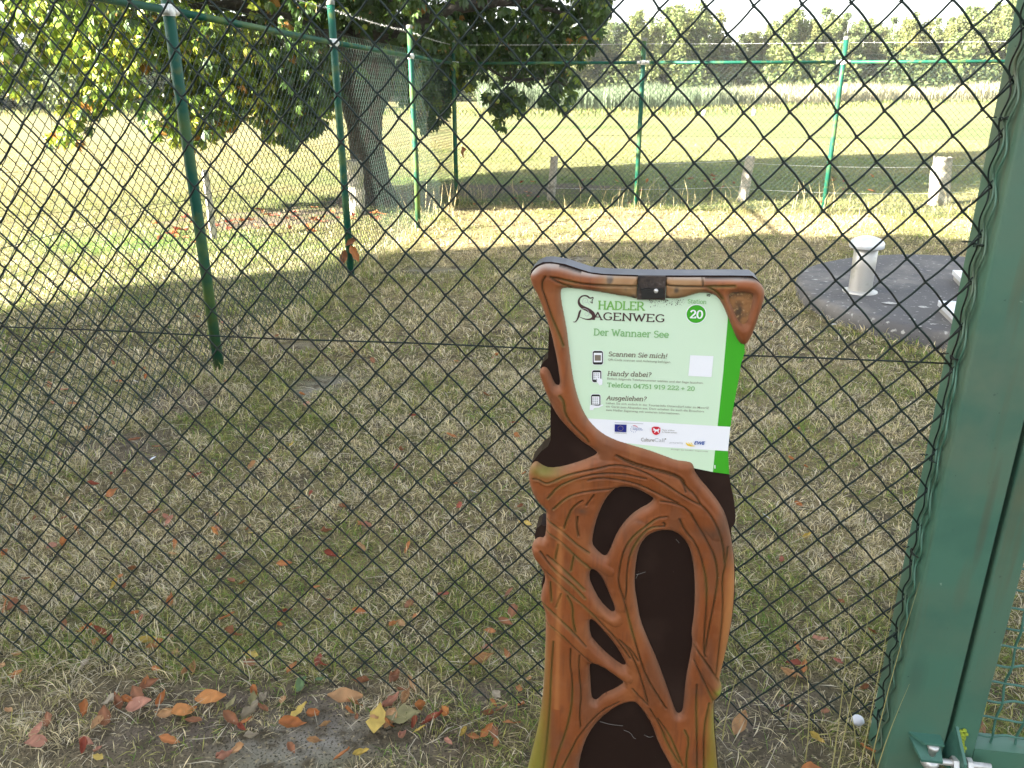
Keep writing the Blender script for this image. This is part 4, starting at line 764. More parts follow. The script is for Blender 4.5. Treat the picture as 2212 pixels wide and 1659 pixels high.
    rs = B_([(1120, 800)])[0]; st_ = np.exp(-((P[:, 0]-rs[0])/.012)**2)*np.clip((B_([(0, 420)])[0][1]-P[:, 1])/.05, 0, 1)*np.clip((P[:, 1]-B_([(0, 1150)])[0][1])/.05, 0, 1); c = lerp(c, (.47, .21, .065), st_*.55)
    use = np.unique(fq); mp = np.full(nx*nz, -1); mp[use] = np.arange(len(use)); q = mp[fq]
    W = np.stack([P[use, 0]*ca-hgt[use]*sa, SD-P[use, 0]*sa-hgt[use]*ca, P[use, 1]], 1)
    part('relief_frame', W, q, M['relief'], sign, True, c[use])
relief()
# board behind: dark front, top edge coloured slate grey for the sky light on it
bo = A_([(95, 212), (102, 172), (132, 138), (182, 115), (240, 113), (330, 128), (420, 158), (500, 183), (600, 195), (830, 203), (1010, 205), (1450, 205), (1598, 207), (1633, 232), (1670, 282), (1679, 332), (1668, 390), (1637, 480), (1607, 570), (1565, 640), (1542, 680), (1545, 720), (1520, 800), (1500, 900), (1480, 1020), (1460, 1130), (1448, 1222), (1430, 1388), (1440, 1545)])+B_([(1130, 200), (1140, 240), (1150, 320), (1150, 360), (1142, 385), (1128, 400), (1130, 470), (1145, 560), (1148, 650), (1145, 760), (1133, 880), (1112, 990), (1092, 1080), (1062, 1200), (1050, 1283), (1040, 1292), (1038, 1350), (1041, 1440), (1050, 1540), (1060, 1659), (1078, 1900), (1085, 2360), (-15, 2360), (25, 1900), (65, 1659), (90, 1560), (116, 1450), (134, 1350), (146, 1250), (152, 1100), (158, 950), (158, 860), (150, 820), (138, 790), (133, 700), (150, 640), (150, 590), (108, 550), (97, 440), (105, 405), (130, 385), (158, 390), (160, 300), (120, 265), (92, 220), (72, 160), (68, 110), (82, 60)])+A_([(170, 1395), (215, 1362), (232, 1320), (232, 1100), (228, 900), (170, 850), (163, 828), (185, 790), (215, 765), (222, 545), (190, 450), (150, 340), (112, 270)])
V, Fc = prism([S(s, z, -.0005) for s, z in bo], S(0, 0, -.046)-S(0, 0, 0)); o = part('board', V, Fc, M['board'], sign); o.data.materials.append(M['boardedge'])
nbo = len(bo)
for i, p in enumerate(o.data.polygons):
    if 2 <= i < 2+13: p.material_index = 1
# worn gap in the top bar with bracket and screw
br = empty('bracket', (0, 0, 0)); bpy.data.objects.remove(br)
q = A_([(826, 202), (1012, 205), (1008, 362), (818, 360)]); V, Fc = prism([S(s, z, .008) for s, z in q], S(0, 0, -.0075)-S(0, 0, 0)); part('bracket', V, Fc, mat('scorched_wood', (.05, .036, .028), .8, noise=[(90, (.12, .10, .09), .58, .7), (30, (.02, .016, .014), .5, .62)], bump=(140, .8, .003)), sign)
q = A_([(845, 285), (995, 280), (1000, 345), (850, 352)]); V, Fc = prism([S(s, z, .0115) for s, z in q], S(0, 0, -.0034)-S(0, 0, 0)); part('bracket_plate', V, Fc, M['black'], sign)
sc_ = A_([(946, 298)])[0]; V = [S(sc_[0]+rr*math.cos(t), sc_[1]+rr*math.sin(t), o_) for rr, o_ in ((.0038, .0115), (.0036, .0140), (.0012, .0150)) for t in np.linspace(0, 2*math.pi, 13)[:-1]]
part('screw', V, [(i*12+j, i*12+(j+1) % 12, (i+1)*12+(j+1) % 12, (i+1)*12+j) for i in range(2) for j in range(12)]+[tuple(24+j for j in range(12))], M['galv'], sign, True)
q = chaikin(A_([(1432, 325), (1480, 310), (1600, 315), (1602, 345), (1575, 480), (1555, 540), (1520, 540), (1490, 500), (1436, 380)]), 1); V, Fc = prism([S(s, z, .004) for s, z in q], S(0, 0, -.0036)-S(0, 0, 0)); part('fibre_inset', V, Fc, mat('worn_fibre', (.26, .125, .045), .9, noise=[(30, (.07, .045, .025), .48, .62), (110, (.40, .26, .12), .58, .7)], bump=(90, 1, .004)), sign)
# printed panel
po = A_([(285, 270), (700, 255), (1200, 290), (1420, 330), (1431, 500), (1400, 860), (1362, 1220), (1330, 1530), (1200, 1503), (1100, 1500), (900, 1420), (500, 1300), (400, 1100), (330, 800), (310, 500)])
panel = empty('x', (0, 0, 0)); bpy.data.objects.remove(panel)
V, Fc = prism([S(s, z, .0030) for s, z in po], S(0, 0, -.0028)-S(0, 0, 0)); panel = part('info_panel', V, Fc, M['panel'], sign)
po2 = A_([(1420, 330), (1500, 560), (1542, 650), (1545, 720), (1520, 800), (1505, 900), (1482, 1020), (1462, 1130), (1449, 1222), (1432, 1388), (1440, 1545), (1330, 1530), (1362, 1220), (1400, 860), (1431, 500)])
V, Fc = prism([S(s, z, .0030) for s, z in po2], S(0, 0, -.0028)-S(0, 0, 0)); part('green_stripe', V, Fc, M['pgreen'], sign)
LAY = [.0033]
def flat(name, polys, m, parent=None, step=True):
    mb = MB()
    for p in polys: mb.add([S(s, z, LAY[0]) for s, z in p], [tuple(range(len(p)))[::-1]]); LAY[0] += 2e-6
    o = mb.out(name, m, parent or panel); LAY[0] += 2.5e-5; return o
flat('white_band', [A_([(450, 1165), (1448, 1224), (1432, 1388), (1000, 1362), (620, 1320), (500, 1230)])], M['pwhite'], sign)
LAY[0] = .0036
flat('code_sticker', [A_([(1177, 740), (1334, 746), (1321, 888), (1164, 880)])], M['pwhite'])
flat('badge_ring', [[tuple(np.array(A_([(1217, 462)])[0])+.0172*np.array([math.cos(t), math.sin(t)])) for t in np.linspace(0, 2*math.pi, 41)[:-1]]], M['pwhite'])
LAY[0] += 1e-4
flat('badge', [[tuple(np.array(A_([(1217, 462)])[0])+.0158*np.array([math.cos(t), math.sin(t)])) for t in np.linspace(0, 2*math.pi, 41)[:-1]]], M['pgreen'])
LAY[0] += 1e-4
flat('staple', [A_([(1340, 1482), (1347, 1482), (1347, 1505), (1341, 1505)])], M['pwhite'], sign)
# slab-serif stroke alphabet: cap 7, x-height 5
def arc(cx, cy, rx, ry, a0, a1, n=9): return [(cx+rx*math.cos(R_(a)), cy+ry*math.sin(R_(a))) for a in np.linspace(a0, a1, n)]
bowl = lambda cx=2.4: [arc(cx, 2.45, 1.9, 2.45, 0, 360, 15)]
GL = {
'A': (6.4, [[(.7, 0), (3.2, 7)], [(3.2, 7), (5.7, 0)], [(1.6, 2.5), (4.8, 2.5)]], [(.7, 0), (5.7, 0)]),
'D': (6.3, [[(1.2, 0), (1.2, 7)], [(1.2, 7), (2.6, 7)]+arc(2.6, 3.5, 3, 3.5, 90, -90)+[(1.2, 0)]], [(1.2, 0), (1.2, 7)]),
'E': (5.6, [[(1.2, 0), (1.2, 7)], [(1.2, 7), (4.8, 7), (4.8, 6)], [(1.2, 3.6), (4, 3.6)], [(1.2, 0), (5, 0), (5, 1.1)]], [(1.2, 0), (1.2, 7)]),
'G': (6.4, [arc(3.5, 3.5, 2.7, 3.5, 45, 320, 14)+[(5.5, 1.3), (5.5, 2.9), (4.2, 2.9)]], []),
'H': (6.8, [[(1.3, 0), (1.3, 7)], [(5.5, 0), (5.5, 7)], [(1.3, 3.6), (5.5, 3.6)]], [(1.3, 0), (1.3, 7), (5.5, 0), (5.5, 7)]),
'L': (5.4, [[(1.2, 7), (1.2, 0), (4.9, 0), (4.9, 1.2)]], [(1.2, 0), (1.2, 7)]),
'M': (8, [[(1, 0), (1, 7), (4, 1), (7, 7), (7, 0)]], [(1, 0), (7, 0), (1, 7), (7, 7)]),
'N': (6.8, [[(1.2, 0), (1.2, 7), (5.6, 0), (5.6, 7)]], [(1.2, 0), (5.6, 7)]),
'R': (6.3, [[(1.2, 0), (1.2, 7)], [(1.2, 7), (3, 7)]+arc(3, 5.2, 1.9, 1.8, 90, -90)+[(1.2, 3.4)], [(3, 3.4), (5.8, 0)]], [(1.2, 0), (1.2, 7), (5.8, 0)]),
'S': (5.2, [arc(2.6, 5.3, 1.8, 1.7, 30, 270, 10)+arc(2.6, 1.8, 2, 1.8, 90, -150, 10)], []),
'T': (6, [[(3, 0), (3, 7)], [(.7, 5.8), (.7, 7), (5.3, 7), (5.3, 5.8)]], [(3, 0)]),
'W': (8.6, [[(.8, 7), (2.7, 0), (4.3, 6), (5.9, 0), (7.8, 7)]], [(.8, 7), (7.8, 7)]),
'a': (4.8, [arc(2.1, 3.5, 1.5, 1.5, 150, 0, 7)+[(3.6, .3), (4.4, 0)], arc(2.2, 1.4, 1.5, 1.4, 60, 300, 9)+[(3.6, 1)], [(3.6, 2.9), (2.5, 2.8)]], []),
'b': (5.4, [[(1.1, 7.4), (1.1, 0)], arc(2.8, 2.45, 1.8, 2.45, 160, -160, 13)], [(.8, 7.4)]),
'c': (4.5, [arc(2.6, 2.45, 1.9, 2.45, 45, 320, 12)], []),
'd': (5.5, [[(4.2, 7.4), (4.2, 0), (4.9, 0)], arc(2.4, 2.45, 1.8, 2.45, 20, 340, 13)], [(3.8, 7.4)]),
'e': (4.8, [[(.7, 2.7), (4.2, 2.7)]+arc(2.5, 2.5, 1.8, 2.45, 0, 320, 13)], []),
'f': (3.6, [[(1.6, 0), (1.6, 5.8)]+arc(2.9, 5.8, 1.3, 1.5, 180, 60, 5), [(.6, 4.9), (3, 4.9)]], [(1.6, 0)]),
'g': (5.3, [arc(2.4, 2.6, 1.8, 2.35, 0, 360, 13), [(4.2, 4.9), (4.2, -1)]+arc(2.6, -1, 1.6, 1.3, 0, -150, 6)], []),
'h': (5.8, [[(1.1, 7.4), (1.1, 0)], [(1.1, 3.4)]+arc(2.9, 3.3, 1.6, 1.6, 140, 0, 6)+[(4.5, 0)]], [(1.1, 0), (4.5, 0), (.8, 7.4)]),
'i': (2.6, [[(.5, 4.9), (1.3, 4.9), (1.3, 0)], [(1.2, 6.6), (1.4, 7.1)]], [(1.3, 0)]),
'l': (2.6, [[(.5, 7.4), (1.3, 7.4), (1.3, 0)]], [(1.3, 0)]),
'm': (8.2, [[(.4, 4.9), (1.1, 4.9), (1.1, 0)], [(1.1, 3.6)]+arc(2.6, 3.4, 1.4, 1.5, 140, 0, 6)+[(4, 0)], [(4, 3.6)]+arc(5.5, 3.4, 1.4, 1.5, 140, 0, 6)+[(6.9, 0)]], [(1.1, 0), (4, 0), (6.9, 0)]),
'n': (5.8, [[(.4, 4.9), (1.1, 4.9), (1.1, 0)], [(1.1, 3.4)]+arc(2.9, 3.3, 1.6, 1.6, 140, 0, 6)+[(4.5, 0)]], [(1.1, 0), (4.5, 0)]),
'o': (5, [arc(2.5, 2.45, 1.9, 2.45, 0, 360, 15)], []),
'r': (4, [[(.4, 4.9), (1.2, 4.9), (1.2, 0)], [(1.2, 3.5)]+arc(2.7, 3.4, 1.4, 1.5, 150, 50, 5)], [(1.2, 0)]),
's': (4.2, [arc(2.1, 3.7, 1.4, 1.2, 30, 270, 8)+arc(2.1, 1.25, 1.5, 1.25, 90, -150, 8)], []),
't': (3.6, [[(1.5, 6.6), (1.5, 1)]+arc(2.5, 1, 1, 1, 180, 300, 5), [(.5, 4.9), (3, 4.9)]], []),
'u': (5.7, [[(.5, 4.9), (1.1, 4.9), (1.1, 1.6)]+arc(2.6, 1.6, 1.5, 1.6, 180, 330, 6), [(3.6, 4.9), (4.4, 4.9), (4.4, 0), (5.1, 0)]], []),
'y': (5.2, [[(.9, 4.9), (2.6, .2)], [(4.4, 4.9), (2.2, -1.2), (.8, -1.9)]], [(.9, 4.9), (4.4, 4.9)]),
'!': (2.4, [[(1.2, 7.1), (1.2, 2.2)], [(1.1, 0), (1.3, .5)]], []),
'?': (4.2, [arc(2, 5.4, 1.5, 1.6, 160, -50, 9)+[(1.9, 3.2), (1.9, 2)], [(1.8, 0), (2, .5)]], []),
'+': (5, [[(2.5, .8), (2.5, 5)], [(.5, 2.9), (4.5, 2.9)]], []),
'0': (5.2, [arc(2.6, 3.5, 1.9, 3.5, 0, 360, 17)], []),
'1': (4.4, [[(1, 6), (2.4, 7), (2.4, 0)]], [(2.4, 0)]),
'2': (5.2, [arc(2.5, 5.1, 1.7, 1.9, 165, -30, 9)+[(.7, .2), (4.5, .2), (4.6, 1.2)]], []),
'4': (5.2, [[(4.6, 2), (.5, 2), (3.4, 7), (3.4, 0)]], [(3.4, 0)]),
'5': (5, [[(4, 7), (1.2, 7), (1, 4.1)]+arc(2.3, 2.3, 2, 2.2, 110, -150, 10)], []),
'7': (5, [[(.7, 6), (.7, 7), (4.5, 7), (2, 0)]], []),
'9': (5.2, [arc(2.6, 4.9, 1.9, 2.1, 0, 360, 13), [(4.5, 4.9), (4.2, 2), (2.8, .2), (1.2, .3)]], []),
' ': (2.6, [], [])}
def stroketext(name, txt, A, B, cap, m, sw=.95, thin=.6, slant=0, parent=None, serif=1.0, squeeze=None):
    """text from sign point A to B (photo trace), cap = capital height in metres"""
    A = np.array(A_([A])[0]); B = np.array(A_([B])[0]); k = cap/7; adv = sum(GL[c][0] for c in txt); L = np.linalg.norm(B-A); kx = L/adv; ux = (B-A)/L; uz = np.array([-ux[1], ux[0]]); x = 0; polys = []
    def W(p, x): return A+ux*((x+p[0])*kx+p[1]*k*slant)+uz*(p[1]*k)
    for c in txt:
        a, st, se = GL[c]; st = [list(s_) for s_ in st]
        if serif: st += [[(sx-.85*serif, sy), (sx+.85*serif, sy)] for sx, sy in se]
        for j, s_ in enumerate(st):
            P = np.array([W(p, x) for p in s_])
            for i in range(len(P)-1):
                dd_ = P[i+1]-P[i]; ln_ = np.linalg.norm(dd_)+1e-12; dd_ = dd_/ln_; nn_ = np.array([-dd_[1], dd_[0]]); ww = k*.5*(thin+(sw-thin)*abs(dd_@uz)); ee = dd_*ww*.45
                polys.append([P[i]+nn_*ww-ee, P[i]-nn_*ww-ee, P[i+1]-nn_*ww+ee, P[i+1]+nn_*ww+ee])
        x += a
    mb = MB()
    for i, p in enumerate(polys): mb.add([S(s, z, LAY[0]+i*4e-7) for s, z in p], [(0, 1, 2, 3)])
    o = mb.out(name, m, parent or panel); return o
def mmA(n): return n*.2472e-3      # crop pixels to metres at the panel
stroketext('title_text', 'HADLER', (553, 428), (868, 436), mmA(57), M['tgreen'], 1.3, .85)
stroketext('title_text', 'AGENWEG', (518, 498), (1006, 516), mmA(52), M['tdark'], 1.35, .8)
stroketext('station_text', 'Station', (1158, 388), (1287, 393), mmA(27), M['tgreen2'], 1.2, 1.0)
stroketext('station_number', '20', (1172, 488), (1262, 491), mmA(54), M['pwhite'], 1.5, .95, serif=0)
stroketext('place_text', 'Der Wannaer See', (524, 604), (1032, 622), mmA(46), M['tgreen2'], 1.2, .95)
stroketext('heading_text', 'Scannen Sie mich!', (622, 745), (1020, 760), mmA(32), M['tbrown'], 1.2, .95, .18)
stroketext('heading_text', 'Handy dabei?', (616, 877), (912, 886), mmA(32), M['tbrown'], 1.2, .95, .18)
stroketext('phone_text', 'Telefon 04751 919 222 + 20', (615, 953), (1207, 980), mmA(31), M['tgreen2'], 1.4, 1.05)
stroketext('heading_text', 'Ausgeliehen?', (610, 1042), (880, 1049), mmA(32), M['tbrown'], 1.2, .95, .18)
def ribbon(pts, wd, conv=A_):
    P = np.array(conv(pts)); P = chaikin(P, 2, False); t = np.linspace(0, 1, len(P)); wv = np.interp(t, np.linspace(0, 1, len(wd)), wd)*.2472e-3/2; T_ = np.gradient(P, axis=0); T_ /= np.linalg.norm(T_, axis=1)[:, None]; N = np.stack([-T_[:, 1], T_[:, 0]], 1)
    return [[P[i]+N[i]*wv[i], P[i]-N[i]*wv[i], P[i+1]-N[i+1]*wv[i+1], P[i+1]+N[i+1]*wv[i+1]] for i in range(len(P)-1)]
flat('initial_letter', ribbon([(500, 378), (520, 392), (512, 375), (527, 345), (500, 358), (482, 338), (448, 338), (424, 362), (426, 395), (452, 418), (492, 435), (522, 458), (527, 482), (505, 498), (470, 497), (445, 488), (428, 480)], [3, 5, 5, 5, 9, 12, 9, 12, 19, 26, 28, 26, 20, 10, 6, 4, 2])+ribbon([(440, 432), (430, 450), (424, 478), (412, 505), (398, 517), (386, 514)], [3, 14, 14, 8, 6, 3]), M['tdark'])
LAY[0] += 5e-5
flat('initial_swirl', sum([ribbon([(455, 395), (450, 370), (462, 352), (482, 358), (486, 378), (472, 388), (464, 376), (472, 368)], [2, 3, 3, 3, 3, 2, 2, 2]), ribbon([(448, 425), (470, 425), (492, 440), (496, 465), (480, 478), (465, 468), (468, 452), (482, 455)], [2, 3, 3, 3, 3, 2, 2, 2]), ribbon([(484, 380), (495, 392), (498, 400)], [2, 3, 1])], []), M['tgrey'])
font_cache = {}
def finetext(name, body, A, B, size, m, shear=0, parent=None, weight=0):
    A2 = np.array(A_([A])[0]); B2 = np.array(A_([B])[0]); cu = bpy.data.curves.new('t', 'FONT'); cu.body = body; cu.size = 1; cu.shear = shear; cu.resolution_u = 2; cu.offset = weight
    ob = bpy.data.objects.new('t', cu); C.objects.link(ob); bpy.context.view_layer.update(); me = bpy.data.meshes.new_from_object(ob.evaluated_get(bpy.context.evaluated_depsgraph_get())); bpy.data.objects.remove(ob)
    v = np.array([q.co[:] for q in me.vertices]); w_ = v[:, 0].max()-v[:, 0].min(); L = np.linalg.norm(B2-A2); ux = (B2-A2)/L; uz = np.array([-ux[1], ux[0]]); kx = L/w_; x0 = v[:, 0].min()
    P = A2+ux*((v[:, :1]-x0)*kx)+uz*(v[:, 1:2]*size/.70); W = np.array([S(s, z, LAY[0]) for s, z in P]); fcs = [tuple(p.vertices) for p in me.polygons]; bpy.data.meshes.remove(me)
    return part(name, W, fcs, m, parent or panel)
finetext('small_text', 'QR-Code scannen und Anleitung befolgen.', (622, 775), (1047, 792), mmA(16), M['tfine'], weight=.008)
finetext('small_text', 'Einfach folgende Telefonnummer wählen und der Sage lauschen.', (617, 903), (1266, 933), mmA(16), M['tfine'], weight=.008)
finetext('small_text', 'Leihen Sie sich einfach in der Tourist-Info Otterndorf oder im MoorIZ', (608, 1068), (1303, 1102), mmA(16), M['tfine'], weight=.008)
finetext('small_text', 'ein Gerät zum Abspielen aus. Dort erhalten Sie auch die Broschüre', (608, 1091), (1270, 1125), mmA(16), M['tfine'], weight=.008)
finetext('small_text', 'zum Hadler Sagenweg mit weiteren Informationen.', (608, 1114), (1108, 1140), mmA(16), M['tfine'], weight=.008)
LAY[0] += 3e-4
finetext('logo_text', 'Culture', (845, 1320), (932, 1323), mmA(30), M['tbrown'])
finetext('logo_text', 'Call', (934, 1323), (1002, 1325), mmA(30), M['tgrey'])
finetext('logo_text', 'powered by', (1038, 1333), (1128, 1337), mmA(15), M['tgrey'])
finetext('logo_text', 'EWE', (1202, 1340), (1277, 1344), mmA(26), M['eblue'], shear=.25, weight=.03)
finetext('logo_text', 'Natur erleben', (988, 1247), (1070, 1251), mmA(11), M['tbrown'])
finetext('logo_text', 'in Niedersachsen', (988, 1261), (1088, 1266), mmA(11), M['tbrown'])
finetext('logo_text', 'Europa fördert', (790, 1233), (850, 1236), mmA(10), M['eblue'])
finetext('logo_text', 'Niedersachsen', (790, 1243), (858, 1246), mmA(10), M['eblue'])
finetext('logo_text', 'EUROPÄISCHE UNION', (667, 1266), (747, 1270), mmA(8), M['tbrown'])
finetext('imprint_text', 'Design by Hadler Sagenweg', (1048, 1377), (1295, 1391), mmA(8), M['tbrown'])
flat('logo_dot', [[tuple(np.array(A_([(1010, 1304)])[0])+.0013*np.array([math.cos(t), math.sin(t)])) for t in np.linspace(0, 6.28, 9)[:-1]]], M['tbrown'])
flat('rule_line', [A_([(667, 1192), (860, 1200), (860, 1203), (667, 1195)])], M['tgrey'])
flat('flag_emblem', [A_([(668, 1205), (748, 1208), (746, 1259), (667, 1255)])], M['blue']); LAY[0] += 5e-5
fc = np.array(A_([(707, 1232)])[0]); 
flat('star_ring', [[tuple(fc+.0047*np.array([math.cos(a), math.sin(a)])+.0008*(1 if j % 2 == 0 else .4)*np.array([math.sin(j*math.pi/5), math.cos(j*math.pi/5)])) for j in range(10)] for a in np.linspace(0, 2*math.pi, 13)[:-1]], M['yellow'])
fc2 = np.array(A_([(797, 1237)])[0])
flat('star_arc', [[tuple(fc2+.0060*np.array([math.cos(a), math.sin(a)])+.0007*np.array([math.cos(t), math.sin(t)])) for t in np.linspace(0, 6.28, 6)[:-1]] for a in np.linspace(R_(75), R_(330), 9)], M['eblue'])
flat('red_arc', ribbon([(790, 1213), (808, 1214), (824, 1226)], [2, 5, 2]), M['red'])
flat('shield_emblem', [chaikin(A_([(918, 1219), (976, 1222), (975, 1252), (968, 1268), (946, 1279), (925, 1268), (917, 1250)]), 1)], M['red']); LAY[0] += 5e-5
flat('horse_figure', [A_([(926, 1232), (934, 1229), (938, 1236), (948, 1240), (958, 1238), (966, 1232), (970, 1240), (963, 1248), (966, 1262), (960, 1262), (957, 1252), (945, 1252), (938, 1262), (934, 1260), (938, 1250), (932, 1243), (926, 1248), (924, 1244), (930, 1238)])], M['pwhite'])
flat('yellow_swoosh', ribbon([(1147, 1328), (1160, 1343), (1182, 1351), (1212, 1350)], [2, 13, 9, 1])+ribbon([(1165, 1326), (1172, 1338), (1186, 1348)], [2, 7, 2])+ribbon([(1180, 1326), (1186, 1336), (1194, 1345)], [2, 6, 2]), M['yellow'])
# phone icons and hands
def rrect(x0, y0, x1, y1, rr=10):
    c = [(x1-rr, y0+rr, -90), (x1-rr, y1-rr, 0), (x0+rr, y1-rr, 90), (x0+rr, y0+rr, 180)]; return [(cx+rr*math.cos(R_(s+q)), cy+rr*math.sin(R_(s+q))) for cx, cy, s in c for q in (0, 30, 60, 90)][::-1]
LAY[0] = .0037
for (x0, y0, x1, y1) in ((519, 711, 588, 803), (515, 842, 577, 922), (508, 1005, 571, 1089)):
    LAY[0] = .0037; flat('phone_halo', [A_(rrect(x0-3, y0-3, x1+3, y1+3, 15))], M['pwhite']); LAY[0] = .0038; flat('phone_icon', [A_(rrect(x0, y0, x1, y1, 13))], M['black']); LAY[0] = .0039; flat('phone_screen', [A_([(x0+7, y0+13), (x1-7, y0+13), (x1-7, y1-16), (x0+7, y1-16)][::-1])], M['pwhite']); LAY[0] = .0040
    if y0 < 800: flat('screen_block', [A_([(532, 738), (574, 738), (574, 777), (532, 777)][::-1])], M['tbrown'])
    else: flat('keypad', [A_([(x0+13+i*14-4, y0+24+j*12-4), (x0+13+i*14+6, y0+24+j*12-4), (x0+13+i*14+6, y0+24+j*12+4), (x0+13+i*14-4, y0+24+j*12+4)][::-1]) for i in range(3) for j in range(4)], M['tgrey'])
LAY[0] = .0041
flat('pointing_hand', [A_([(541, 880), (548, 878), (556, 897), (576, 897), (585, 906), (583, 938), (566, 943), (552, 925), (543, 912), (550, 908)][::-1])], M['pwhite'])
flat('open_hand', [A_([(500, 1080), (512, 1074), (540, 1080), (560, 1080), (588, 1072), (590, 1077), (560, 1094), (528, 1096), (522, 1110), (498, 1110)][::-1])], M['pwhite'])
# sooty mould specks along the top of the print
mb = MB(); r = np.random.default_rng(14); LAY[0] = .0042
for i in range(150):
    t = r.random(); x = (900+240*t if i > 30 else 1300+r.normal(0, 8)); y = (362+abs(r.normal(0, 1))*22) if i > 30 else 328+abs(r.normal(0, 7)); s = mmA(1.2+2.6*r.random()**2); c = np.array(A_([(x, y)])[0]); mb.add([S(c[0]+s*math.cos(q)*(1+.4*r.normal()), c[1]+1.3*s*math.sin(q), LAY[0]+i*3e-7) for q in np.linspace(0, 6.28, 7)[:-1]], [tuple(range(6))])
o = mb.out('mould_specks', mat('mould', (.11, .13, .09), .9), panel); o['kind'] = 'stuff'
# grit and cobweb on the dark board
mb = MB()
for pts in ([(628, 640), (650, 636), (678, 626)], [(640, 636), (628, 660)], [(565, 1455), (600, 1468), (615, 1495), (628, 1500)], [(672, 1480), (700, 1494), (718, 1486)], [(838, 455), (855, 475)], [(440, 1410), (490, 1425), (560, 1432)]):
    P = np.array([S(s, z, .0030) for s, z in chaikin(B_(pts), 1, False)]); mb.tube(P, .0004, 4)
mb.out('cobweb', M['thread'], sign)

# ------------------------------------------------------------------ fallen leaves
def dry(seed, curl, col, wd=.55, n=7):
    r = np.random.default_rng(seed); V = []; Cc = []; m = 5
    for i in range(n):
        t = i/(n-1); wv = wd*(math.sin(math.pi*min(1, t**.8*1.02))**.8)*(1+.12*r.normal()) if 0 < i < n-1 else .03
        for j in range(m):
            s = (j/(m-1)*2-1); a = curl*s*1.2; x = t-.5; y = wv*.5*(math.sin(a)/max(curl*1.2, .2) if curl > .1 else s); z = wv*.5*(1-math.cos(a))/max(curl, .35)+.25*curl*(t-.5)**2*2+.035*r.normal()
            V.append((x, y, z)); Cc.append(np.array(col)*(.75+.5*r.random())*(1.15 if j == 2 else 1))
    Fc = [(i*m+j, i*m+j+1, (i+1)*m+j+1, (i+1)*m+j) for i in range(n-1) for j in range(m-1)]
    return mesh('dry_leaf', np.array(V), Fc, M['dryleaf'], True, np.array(Cc))
CO = dict(orange=(.40, .155, .05), tan=(.42, .24, .11), pink=(.42, .20, .13), yellow=(.52, .38, .09), red=(.27, .065, .035), olive=(.24, .22, .10), brown=(.26, .11, .05), grey=(.33, .28, .20), green=(.10, .17, .07), bright=(.52, .22, .065))
LM = {k: [dry(300+i*11+j, [.3, .9, 1.6][j % 3], c, [.62, .55, .75][j % 3]) for j in range(3)] for i, (k, c) in enumerate(CO.items())}
r = np.random.default_rng(50)
def drop(px, py, size, colr, lab, grp, var=None, rot=None, z=.022, tilt=.25):
    g = G(px, py, z); v = LM[colr][int(r.integers(0, 3)) if var is None else var]
    o = link('fallen_leaf', v, None, (g[0], g[1], float(gz(np.array([g[0]]), np.array([g[1]]))[0])+z)); o.scale = (size, size, size)
    o.rotation_euler = (r.normal(0, tilt), r.normal(0, tilt), r.random()*6.28 if rot is None else rot); tag(o, lab, 'leaf', grp)
